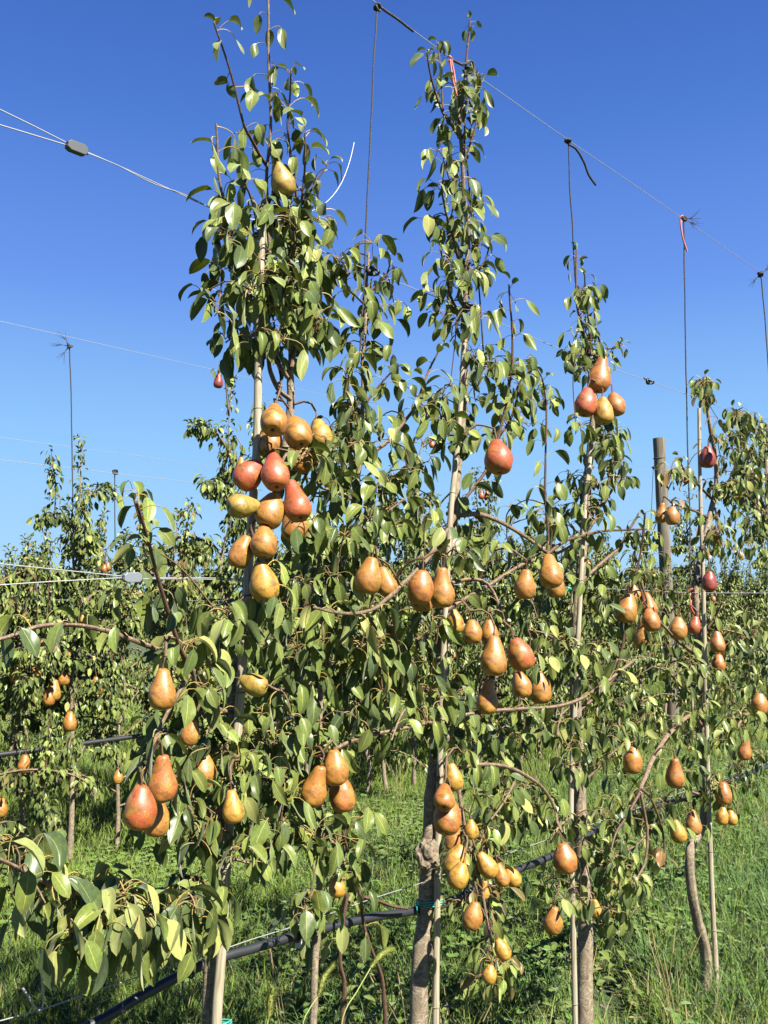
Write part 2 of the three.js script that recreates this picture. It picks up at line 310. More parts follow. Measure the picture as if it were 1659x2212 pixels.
function pear(tree, x, y, d, lean, toward, tone, label, { off = 0.08, shape, row = NEAR_ROW, group = 'pears hanging in the nearest row' } = {}) {
  const at = P(x, y, off, row), size = metres(d * 1.06, at), k = shape ?? pearCount % PEARS.length; pearCount++;
  const g = PEARS[k], a = lean * Math.PI / 180, t = toward * Math.PI / 180;
  const axis = V(Math.sin(a) * Math.cos(t), Math.cos(a) * Math.cos(t), -Math.sin(t)).normalize();
  const o = thing('pear', at, label, 'pear', group);
  o.quaternion.setFromUnitVectors(UP, axis);
  const s = SUN.clone().applyQuaternion(o.quaternion.clone().invert()); // the blushed cheek has grown on the sunny side
  o.quaternion.multiply(new THREE.Quaternion().setFromAxisAngle(UP, Math.atan2(-s.z, s.x) + rnd(-0.8, 0.8)));
  o.scale.setScalar(size);
  part(o, 'flesh', g, SKIN[tone]);
  const st = part(o, 'stalk', stemShape, STEM); st.position.copy(g.userData.top); st.rotation.y = rnd(0, 6);
  part(o, 'calyx', calyxShape, CALYX).position.y = -g.userData.mid;
  o.updateMatrixWorld(true);
  const tip = V(-0.04, 0.44, 0.02).applyEuler(st.rotation).add(g.userData.top).applyMatrix4(o.matrixWorld);
  pearSpots.push([x, y, d * 0.52, depthOf(at)]);
  if (tree) tree.hang(tip);
  return o;
}

// ---------------------------------------------------------------- trees of the nearest row
class PearTree {
  constructor(label, base, seed, mixName = 'near') {
    this.root = thing('pear_tree', base, label, 'tree', 'trees of the nearest row');
    this.r = rng(seed); this.leaves = []; this.samples = []; this.hangers = []; this.tones = MIX[mixName]; this.seed = seed;
  }
  // a trunk, branch or shoot through sketch points; widths in sketch pixels at its two ends
  limb(name, xy, w0, w1, { off = 0, material = LIMB, rough = 0.16, leaves = 0, size = 1, young = 0, from = 0, to = 1, cluster = 1, sides = 7, tones, wobble = 0.004, ground = false } = {}) {
    const pts = pairs(xy, off); if (ground) pts.unshift(V(pts[0].x - 0.01, -0.04, pts[0].z));
    const n = pts.length, radii = pts.map((p, i) => Math.max(0.0012, metres(w0 + (w1 - w0) * i / (n - 1), p) / 2));
    const g = tube(pts, radii, { sides, rough, seed: this.seed + this.samples.length * 0.13, step: 0.025, wobble });
    part(this.root, name, local(g, this.root), material);
    const curve = new THREE.CatmullRomCurve3(pts, false, 'centripetal'), len = curve.getLength(), k = Math.max(2, Math.ceil(len / 0.03));
    for (let i = 0; i <= k; i++) this.samples.push(curve.getPoint(i / k));
    if (material === SHOOT && leaves) for (let k = 0; k < 4; k++) this.leaf(curve.getPoint(1 - 0.02 * k), k * 2.1 + len * 9, size * rnd(0.6, 0.95, this.r), k < 2 ? pick(YOUNG, this.r) : undefined, tones);
    const count = Math.round(len * leaves);
    let yaw = rnd(0, 6, this.r);
    for (let i = 0; i < count; i++) {
      const f = from + (to - from) * (i + this.r() * 0.7) / count, p = curve.getPoint(clamp(f)), t = curve.getTangent(clamp(f));
      for (let c = 0; c < cluster; c++) { yaw += 2.4 + rnd(-0.4, 0.4, this.r); this.leaf(p, yaw, size * rnd(0.75, 1.2, this.r), this.r() < young * smooth(0.3, 1, t.y > 0 ? f : 1 - f) ? pick(YOUNG, this.r) : undefined, tones); }
    }
    return this;
  }
  leaf(at, yaw, size, form, tones) {
    const r = this.r; this.leaves.push({ at: at.clone(), yaw, tilt: rnd(-0.5, 0.5, r), lean: rnd(-0.4, 0.4, r), size: size, form: form ?? Math.floor(r() * HANGING), tone: pick(tones ?? this.tones, r), shade: rnd(0.8, 1.1, r) });
  }
  nearest(p) { let best = null, d = 1e9; for (const s of this.samples) { const q = s.distanceToSquared(p); if (q < d) { d = q; best = s; } } return [best, Math.sqrt(d)]; }
  twig(from, to, r0 = 0.0028, r1 = 0.0016) {
    const mid = from.clone().lerp(to, 0.5).add(V(rnd(-0.015, 0.015, this.r), 0.012 + 0.08 * from.distanceTo(to), rnd(-0.015, 0.015, this.r)));
    part(this.root, 'twig', local(tube([from, mid, to], [r0, (r0 + r1) / 2, r1], { sides: 5, step: 0.03, rough: 0.2, seed: this.seed }), this.root), TWIG);
    for (let i = 0; i <= 4; i++) this.samples.push(from.clone().lerp(to, i / 4));
  }
  hang(tip) { this.hangers.push(tip); }
  // spurs with a rosette of leaves each, spread over an oval of the sketch
  spurs(cx, cy, rx, ry, n, { off = [-0.12, 0.14], leaves = [3, 6], size = 1, tones, reach = 0.26, over = false } = {}) {
    for (let i = 0; i < n; i++) {
      const a = rnd(0, 6.283, this.r), q = Math.sqrt(this.r()), p = P(cx + rx * q * Math.cos(a), cy + ry * q * Math.sin(a), rnd(off[0], off[1], this.r));
      const [b, d] = this.nearest(p); let tip = p;
      if (d > reach) tip = b.clone().lerp(p, 0.5 + 0.5 * reach / d);
      if (d > 0.02) this.twig(b, tip, 0.0024, 0.0016);
      const k = Math.round(rnd(leaves[0], leaves[1], this.r)); let yaw = rnd(0, 6, this.r);
      for (let j = 0; j < k; j++) { yaw += 6.283 / k + rnd(-0.5, 0.5, this.r); this.leaf(tip.clone().add(V(0, rnd(-0.012, 0.012, this.r), 0)), yaw, size * rnd(0.72, 1.2, this.r), undefined, tones); if (over) this.leaves[this.leaves.length - 1].over = true; }
    }
    return this;
  }
  done() {
    for (const tip of this.hangers) { const [b, d] = this.nearest(tip); if (d > 0.006) this.twig(b, tip, 0.0036, 0.003); }
    const M = new THREE.Matrix4(), c = V();
    const kept = this.leaves.filter((l) => {
      place(l, M); const [x, y, d] = seen(c.set(0, -0.035, 0.028).applyMatrix4(M));
      for (const [px, py, pr, pd] of pearSpots) if (d < pd + 0.02 && (x - px) ** 2 + (y - py) ** 2 < (pr * 1.12 + 8) ** 2 && this.r() > (l.over ? 0.6 : 0.2)) return false;
      l.show = (x > -40 && x < 1700 && y > -40 && y < 2250) ? l.size / d : 0; return true;
    }).sort((a, b) => b.show - a.show);
    for (const l of kept.slice(0, 300)) {
      const m = part(this.root, 'leaf', LEAVES[l.form], LEAF[l.tone]);
      m.position.copy(l.at).sub(this.root.position); E.set(l.tilt, l.yaw, l.lean); m.quaternion.setFromEuler(E); m.scale.setScalar(l.size);
    }
    if (kept.length > 300) tag(part(this.root, 'foliage', joined(kept.slice(300), LEAVES, this.root.position), LEAF_MIX), null, null, null, 'stuff');
    return kept.length;
  }
}

// ---------------------------------------------------------------- the nearest row: its trees
const baseAt = (x, y, off = 0) => P(x, y, off).setY(0);
const TREE = {};
{
  const t = TREE.a = new PearTree('tallest pear tree, beside the stout bamboo stake and heavy with a long pear cluster', baseAt(450, 2212), 101);
  t.limb('trunk', [450, 2212, 456, 2050, 470, 1900, 486, 1760, 504, 1600, 508, 1500, 516, 1400, 532, 1300, 560, 1220, 592, 1100, 612, 1000, 626, 910, 628, 850, 627, 800], 32, 16, { material: BARK, rough: 0.1, ground: true, sides: 12 });
  t.limb('branch', [627, 864, 599, 838, 583, 801, 579, 750, 581, 664, 584, 578, 579, 457, 577, 380, 584, 286, 583, 200, 580, 80, 578, -30], 11, 5, { off: [0.02, 0.0], leaves: 38, from: 0.25, size: 1.02, young: 0.06 });
  t.limb('branch', [627, 800, 629, 692, 626, 584, 620, 500, 628, 420], 13, 7, { leaves: 34, cluster: 2, from: 0.3, size: 1.1 });
  t.limb('branch', [630, 793, 647, 692, 652, 610, 650, 540], 10, 6, { off: 0.03, leaves: 30, cluster: 2, from: 0.3, size: 1.1 });
  t.limb('branch', [621, 815, 584, 758, 570, 721, 541, 607, 510, 501, 490, 452, 476, 400, 470, 323, 467, 266], 10, 4.5, { off: [0.02, 0.1], leaves: 36, from: 0.2, size: 1.1 });
  t.limb('shoot', [578, 360, 553, 322, 539, 297, 528, 272, 507, 189, 488, 126, 463, 50], 8, 4, { off: [0, 0.1], material: SHOOT, leaves: 34, size: 1.0 });
  t.limb('shoot', [640, 430, 625, 323, 622, 274, 625, 217, 629, 152], 7, 3.5, { off: [0, 0.04], material: SHOOT, leaves: 46, size: 1.1 });
  t.limb('shoot', [636, 470, 648, 443, 656, 395, 659, 330, 660, 286], 7, 3.5, { off: [0.04, 0.08], material: SHOOT, leaves: 36 });
  t.limb('shoot', [640, 460, 668, 420, 690, 380, 706, 355], 6, 3, { off: [0.02, 0.06], material: SHOOT, leaves: 40 });
  t.limb('branch', [584, 570, 560, 500, 545, 440, 530, 400, 521, 385], 6, 4, { off: [0, 0.12], material: SHOOT, leaves: 40 });
  // the low limbs to the left and right
  t.limb('branch', [510, 1440, 480, 1440, 440, 1428, 415, 1436, 360, 1412, 310, 1392, 230, 1362, 155, 1350, 90, 1352, 30, 1372, -40, 1392], 13, 9, { off: [0, 0.2], leaves: 18, from: 0.2, size: 1.05 });
  t.limb('branch', [418, 1446, 400, 1420, 380, 1380, 345, 1270, 320, 1160, 298, 1085], 12, 7, { off: [0.1, 0.26], material: SHOOT, leaves: 15, from: 0.2, size: 1.05, rough: 0.22 });
  t.limb('branch', [418, 1440, 384, 1500, 352, 1560, 330, 1612, 306, 1690], 10, 6, { off: [0.1, 0.2], leaves: 14, size: 1.1 });
  t.limb('branch', [414, 1440, 425, 1490, 440, 1510, 470, 1530, 506, 1540], 9, 8, { off: [0.12, 0.02], leaves: 16 });
  t.limb('branch', [470, 1905, 440, 1915, 390, 1932, 320, 1955, 240, 1955, 185, 1943, 140, 1925, 65, 1888, 20, 1864, -40, 1840], 13, 9, { off: [0, 0.2], leaves: 34, size: 1.12 });
  t.limb('branch', [50, 1872, 80, 1915, 100, 1950], 7, 4, { off: [0.18, 0.2], leaves: 24, size: 0.95 });
  t.limb('branch', [486, 1770, 540, 1740, 585, 1700, 640, 1645], 10, 8, { off: [0, 0.06], leaves: 22, size: 1.15 });
  t.limb('branch', [478, 1850, 520, 1858, 560, 1868, 590, 1846], 8, 5, { off: [0, 0.1], leaves: 24, size: 1.15 });
  t.limb('branch', [590, 1110, 640, 1060, 668, 1010, 680, 985], 9, 5, { off: [0, 0.08], leaves: 30 });
  t.limb('branch', [600, 1420, 640, 1360, 665, 1290, 690, 1200, 652, 1120], 10, 5, { off: [0.0, 0.06], leaves: 22, material: SHOOT });
  t.limb('branch', [508, 1500, 560, 1480, 620, 1490, 680, 1475], 10, 8, { off: [0.02, 0.05], leaves: 18 });

  const u = TREE.b = new PearTree('slender bright green pear tree between the bamboo stake tree and the burl-trunked tree', baseAt(679, 2212), 202, 'lush');
  u.limb('trunk', [676, 2212, 680, 2100, 688, 1990, 692, 1800, 690, 1560, 700, 1450, 722, 1320, 738, 1240, 746, 1170, 764, 1080, 778, 1000, 785, 900, 783, 780, 790, 690, 793, 600, 797, 545], 18, 5, { material: BARK, rough: 0.12, ground: true, leaves: 7, from: 0.62, young: 0.5, cluster: 2, sides: 9 });
  u.limb('branch', [760, 1000, 793, 984, 840, 953, 877, 907, 897, 881, 917, 827, 935, 784, 947, 758], 10, 4, { off: [0, 0.1], leaves: 38, young: 0.2, size: 1.05 });
  u.limb('branch', [778, 1000, 758, 960, 752, 900, 750, 850, 756, 800], 7, 3, { off: [0, 0.05], material: SHOOT, leaves: 34 });
  u.limb('branch', [784, 880, 812, 840, 838, 810, 850, 800], 6, 3, { off: [0, 0.06], material: SHOOT, leaves: 44 });
  u.limb('branch', [790, 640, 820, 610, 842, 580, 836, 545], 6, 3, { off: [0, 0.05], material: SHOOT, leaves: 44, young: 0.3 });
  u.limb('branch', [790, 660, 768, 640, 752, 625, 748, 600], 5, 3, { off: [0, 0.05], material: SHOOT, leaves: 44 });
  u.limb('branch', [764, 1080, 720, 1060, 690, 1050, 676, 1010], 8, 4, { off: [0.02, 0.08], leaves: 34 });
  u.limb('branch', [744, 1170, 790, 1140, 830, 1110, 870, 1080], 8, 4, { off: [0, 0.05], leaves: 30 });
  u.limb('branch', [692, 1640, 740, 1610, 790, 1590, 850, 1578, 940, 1558, 1020, 1541], 10, 8, { off: [0.02, 0.12], leaves: 16, size: 1.05 });
  u.limb('branch', [690, 1560, 640, 1500, 600, 1490, 560, 1470], 9, 5, { off: [0.02, 0.12], leaves: 22, size: 1.1 });
  u.limb('branch', [692, 1800, 730, 1830, 745, 1870, 738, 1900], 8, 5, { off: [0, 0.06], leaves: 26, size: 1.1 });
  u.limb('branch', [690, 1700, 640, 1690, 600, 1670, 575, 1650], 8, 5, { off: [0, 0.12], leaves: 26, size: 1.15 });

  const w = TREE.c = new PearTree('pear tree with a knobbly burl on its trunk, leaf-covered leader reaching the top wire', baseAt(905, 2212), 303);
  w.limb('trunk', [904, 2212, 908, 2080, 916, 2000, 922, 1930, 926, 1850, 930, 1750, 943, 1600, 955, 1400, 966, 1230, 978, 1110, 987, 1000, 998, 900, 1004, 800], 42, 17, { material: BARK, rough: 0.14, ground: true, sides: 12 });
  part(w.root, 'burl', local(burl(P(924, 1848, 0.012), 0.034, 5), w.root), BARK);
  part(w.root, 'burl', local(burl(P(925, 2058, 0.01), 0.022, 8), w.root), BARK);
  part(w.root, 'burl', local(burl(P(938, 1945, 0.012), 0.014, 3), w.root), BARK);
  w.limb('branch', [1004, 830, 1006, 761, 1003, 704, 1006, 604, 1010, 547, 1009, 489, 1004, 429, 1000, 357, 994, 286, 983, 200], 14, 7, { leaves: 30, cluster: 1, size: 0.95 });
  w.limb('shoot', [994, 286, 1001, 210, 1006, 149, 1013, 86, 1014, 43], 7, 4, { material: SHOOT, leaves: 20, young: 0.5, size: 0.7 });
  w.limb('shoot', [988, 290, 968, 260, 957, 246, 940, 195, 928, 150, 923, 114], 6, 3.5, { off: [0, 0.06], material: SHOOT, leaves: 34, size: 0.85 });
  w.limb('shoot', [957, 246, 952, 160, 947, 120, 945, 94], 5, 3.5, { off: [0.05, 0], material: SHOOT, leaves: 30, size: 0.7 });
  w.limb('shoot', [1000, 357, 1020, 300, 1030, 260, 1036, 200, 1030, 160], 5, 3, { off: [0, 0.05], material: SHOOT, leaves: 36, size: 0.9 });
  w.limb('shoot', [1003, 600, 980, 523, 966, 472, 954, 409], 7, 4, { off: [0, 0.06], material: SHOOT, leaves: 36, size: 0.95 });
  w.limb('shoot', [1003, 690, 975, 644, 963, 590, 952, 541], 7, 4, { off: [0, 0.08], material: SHOOT, leaves: 34, size: 0.95 });
  w.limb('shoot', [1006, 620, 1030, 590, 1050, 560, 1058, 520], 6, 3, { off: [0, 0.05], material: SHOOT, leaves: 40, size: 0.95 });
  w.limb('branch', [980, 1100, 990, 1113, 1029, 1110, 1060, 1118, 1092, 1133, 1147, 1167, 1184, 1196], 11, 8, { off: [0.0, 0.14], leaves: 10 });
  w.limb('branch', [984, 1110, 950, 1170, 920, 1212, 880, 1252, 840, 1290, 815, 1311, 770, 1325, 720, 1322, 676, 1312], 12, 6, { off: [0.02, 0.26], leaves: 20, size: 1.1 });
  w.limb('branch', [960, 1320, 1016, 1287, 1060, 1262, 1097, 1237, 1142, 1214, 1200, 1197, 1265, 1154, 1288, 1117], 10, 5, { off: [0.02, 0.12], leaves: 14 });
  w.limb('branch', [968, 1262, 1016, 1251, 1051, 1259, 1074, 1297, 1085, 1325, 1091, 1350], 9, 6, { off: [0.02, 0.16], leaves: 8 });
  w.limb('branch', [945, 1575, 1016, 1543, 1117, 1532, 1202, 1526, 1254, 1510, 1305, 1477, 1371, 1425], 10, 7, { off: [0.02, 0.2], leaves: 16, size: 1.1 });
  w.limb('branch', [1075, 950, 1089, 890, 1095, 861, 1106, 775, 1106, 704, 1100, 615], 7, 4, { off: [0.05, 0.08], material: SHOOT, leaves: 46, size: 1.05 });
  w.limb('branch', [988, 1095, 1020, 1060, 1060, 1000, 1075, 950, 1103, 907, 1120, 841, 1132, 784], 8, 4, { off: [0, 0.08], material: SHOOT, leaves: 40, size: 1.05 });
  w.limb('shoot', [1185, 1168, 1178, 1080, 1178, 993, 1180, 875, 1172, 818], 6, 3.5, { off: [0.12, 0.1], material: SHOOT, leaves: 34, size: 1 });
  w.limb('branch', [1184, 1196, 1222, 1168, 1262, 1157, 1303, 1147, 1345, 1145, 1406, 1142], 8, 4, { off: [0.14, 0.1], material: SHOOT, leaves: 14, size: 0.9 });
  w.limb('branch', [938, 1690, 965, 1668, 1000, 1657, 1050, 1651, 1100, 1658, 1140, 1678, 1172, 1702, 1199, 1745, 1205, 1775, 1214, 1798], 10, 6, { off: [0.03, 0.18], leaves: 14 });
  w.limb('branch', [985, 1660, 994, 1720, 1000, 1765, 1010, 1820, 1026, 1862, 1042, 1923, 1050, 1965, 1056, 2003, 1064, 2055], 9, 5, { off: [0.06, 0.2], leaves: 16, size: 0.85, tones: [3, 4, 5, 6, 7, 7, 8] });
  w.limb('branch', [1042, 1923, 1010, 1940, 980, 1952, 950, 1962], 5, 4, { off: [0.16, 0.04], material: SHOOT, leaves: 10, size: 0.8, tones: [7, 8, 8] });
  w.limb('branch', [945, 1590, 900, 1520, 880, 1480, 860, 1400, 850, 1350], 9, 5, { off: [0.02, 0.14], leaves: 22, size: 1.1 });
  w.limb('branch', [950, 1480, 910, 1500, 870, 1540, 845, 1600], 8, 4, { off: [0.02, 0.16], leaves: 22, size: 1.1 });
  w.limb('branch', [1110, 1690, 1090, 1730, 1060, 1770], 6, 4, { off: [0.14, 0.16], leaves: 22, size: 0.9 });

  const x = TREE.d = new PearTree('pear tree with a smooth straight pale trunk and four pears bunched at its top', baseAt(1262, 2212), 404);
  x.limb('trunk', [1262, 2212, 1264, 2080, 1264, 1960, 1256, 1850, 1252, 1700, 1245, 1560, 1243, 1400, 1252, 1250, 1264, 1130, 1272, 1000, 1283, 900, 1282, 820, 1272, 757], 38, 11, { material: BARK, rough: 0.08, ground: true, sides: 12 });
  x.limb('shoot', [1276, 790, 1268, 751, 1259, 714, 1247, 668, 1244, 607, 1247, 540], 8, 3.5, { off: [0, 0.02], material: SHOOT, leaves: 36, size: 0.8, young: 0.4 });
  x.limb('shoot', [1276, 790, 1274, 729, 1268, 668, 1262, 592], 6, 3.5, { off: [0, 0.04], material: SHOOT, leaves: 34, size: 0.8, young: 0.3 });
  x.limb('shoot', [1280, 800, 1296, 751, 1290, 720, 1286, 699, 1284, 650, 1283, 622], 6, 3, { off: [0, 0.05], material: SHOOT, leaves: 24, size: 0.75, young: 0.3 });
  x.limb('shoot', [1284, 800, 1310, 755, 1328, 752, 1345, 744], 5, 3, { off: [0, 0.05], material: SHOOT, leaves: 34, size: 0.7 });
  x.limb('branch', [1266, 1120, 1300, 1090, 1330, 1040, 1345, 980], 8, 4, { off: [0, 0.05], leaves: 26, size: 0.85 });
  x.limb('branch', [1252, 1260, 1300, 1215, 1340, 1180, 1362, 1140, 1380, 1108], 9, 4, { off: [0, 0.1], leaves: 22, size: 0.9 });
  x.limb('branch', [1246, 1540, 1290, 1500, 1325, 1468, 1345, 1388, 1362, 1288, 1382, 1202, 1393, 1108], 9, 4, { off: [0, 0.16], material: SHOOT, leaves: 20, size: 0.95 });
  x.limb('branch', [1252, 1250, 1222, 1230, 1190, 1200, 1150, 1190], 7, 4, { off: [0, 0.1], leaves: 22, size: 0.9 });
  x.limb('branch', [1244, 1420, 1210, 1390, 1180, 1370, 1140, 1360], 8, 4, { off: [0, 0.1], leaves: 22, size: 0.95 });
  x.limb('branch', [1250, 1700, 1290, 1660, 1330, 1620, 1372, 1600], 8, 4, { off: [0, 0.14], leaves: 24 });
  x.limb('branch', [1256, 1860, 1290, 1870, 1330, 1850, 1380, 1820, 1420, 1770, 1440, 1720], 8, 4, { off: [0, 0.1], material: SHOOT, leaves: 26 });
  x.limb('branch', [1252, 1760, 1225, 1770, 1205, 1790, 1190, 1820], 7, 4, { off: [0, 0.12], leaves: 24 });

  const y = TREE.e = new PearTree('pear tree on the right with a crooked pale trunk and bronze young leaves', baseAt(1527, 2105), 505);
  y.limb('trunk', [1525, 2070, 1512, 2010, 1500, 1960, 1490, 1880, 1492, 1830, 1510, 1800, 1520, 1770, 1519, 1680, 1515, 1500, 1508, 1360, 1503, 1262, 1520, 1171, 1539, 1089, 1547, 1047, 1544, 978, 1533, 923, 1525, 865, 1520, 835], 25, 6, { material: BARK, rough: 0.1, ground: true, sides: 11 });
  y.limb('shoot', [1539, 1080, 1510, 1050, 1486, 1028, 1478, 1017, 1468, 990], 6, 3, { off: [0, 0.1], material: SHOOT, leaves: 26, size: 0.8, tones: MIX.autumn });
  y.limb('shoot', [1528, 1118, 1500, 1104, 1470, 1094, 1448, 1085], 6, 3, { off: [0, 0.14], material: SHOOT, leaves: 20, size: 0.8, tones: MIX.red });
  y.limb('shoot', [1550, 1069, 1586, 1050, 1600, 1034], 5, 3, { off: [0, 0.06], material: SHOOT, leaves: 46, size: 0.8, tones: MIX.autumn });
  y.limb('shoot', [1544, 1097, 1551, 1125, 1555, 1152], 5, 3, { off: [0, 0.08], material: SHOOT, leaves: 60, size: 0.85, tones: MIX.red });
  y.limb('shoot', [1520, 835, 1518, 825, 1520, 815], 5, 4, { material: SHOOT, leaves: 260, size: 0.8, tones: MIX.autumn });
  y.limb('branch', [1519, 1570, 1490, 1548, 1455, 1575, 1420, 1620, 1388, 1690, 1382, 1714], 11, 9, { off: [0, 0.2], leaves: 8 });
  y.limb('branch', [1385, 1705, 1405, 1725, 1430, 1790, 1437, 1840, 1432, 1872], 6, 5, { off: [0.2, 0.24], material: SHOOT, leaves: 16, size: 0.9, tones: [3, 4, 5, 7, 8] });
  y.limb('branch', [1383, 1714, 1397, 1800, 1393, 1865, 1380, 1890, 1366, 1912], 7, 4, { off: [0.2, 0.2], leaves: 16, size: 0.9 });
  y.limb('branch', [1382, 1714, 1352, 1765, 1330, 1800, 1320, 1840], 7, 4, { off: [0.2, 0.22], material: SHOOT, leaves: 22, size: 0.95 });
  y.limb('branch', [1512, 1420, 1470, 1390, 1430, 1350, 1390, 1300], 9, 4, { off: [0, 0.14], leaves: 22, size: 0.95 });
  y.limb('branch', [1510, 1380, 1540, 1340, 1560, 1300], 7, 4, { off: [0, 0.1], leaves: 24, size: 0.9 });
  y.limb('branch', [1516, 1520, 1470, 1480, 1440, 1450, 1410, 1440], 8, 4, { off: [0, 0.14], leaves: 22, size: 0.95 });
  y.limb('branch', [1519, 1680, 1550, 1690, 1572, 1712], 7, 4, { off: [0, 0.1], leaves: 30, size: 0.9 });
  y.limb('branch', [1519, 1720, 1480, 1700, 1460, 1650], 7, 4, { off: [0, 0.12], leaves: 26, size: 0.95 });

  const z = TREE.f = new PearTree('dense leafy pear tree cut by the right border of the view, branches arching over', baseAt(1700, 2000), 606);
  z.limb('trunk', [1705, 1960, 1690, 1800, 1680, 1600, 1672, 1400, 1664, 1200, 1656, 1050, 1652, 950], 20, 6, { material: BARK, rough: 0.1, ground: true, sides: 9 });
  z.limb('branch', [1660, 1120, 1636, 1060, 1616, 1000, 1600, 923, 1583, 882], 8, 4, { off: [0, 0.06], material: SHOOT, leaves: 40, size: 0.9 });
  z.limb('branch', [1660, 1140, 1630, 1090, 1600, 1060, 1560, 1040], 8, 4, { off: [0, 0.06], leaves: 40, size: 0.9 });
  z.limb('branch', [1680, 1600, 1640, 1540, 1610, 1545, 1590, 1575], 9, 5, { off: [0, 0.14], leaves: 30, size: 0.95 });
  z.limb('branch', [1674, 1440, 1640, 1400, 1600, 1370, 1560, 1360], 8, 4, { off: [0, 0.1], leaves: 30, size: 0.95 });
}
function burl(at, r, seed) {
  const g = new THREE.IcosahedronGeometry(1, 5), p = g.attributes.position, v = V();
  for (let i = 0; i < p.count; i++) { v.fromBufferAttribute(p, i); const k = r * (1 + 0.35 * perlin.noise(v.x * 1.3 + seed, v.y * 1.3, v.z * 1.3) + 0.16 * perlin.noise(v.x * 4, v.y * 4 + seed, v.z * 4) + 0.08 * perlin.noise(v.x * 10, v.y * 10 + seed, v.z * 10)); p.setXYZ(i, at.x + v.x * k, at.y + v.y * k * 1.45, at.z + v.z * k); }
  g.deleteAttribute('normal'); g.computeVertexNormals(); return g;
}

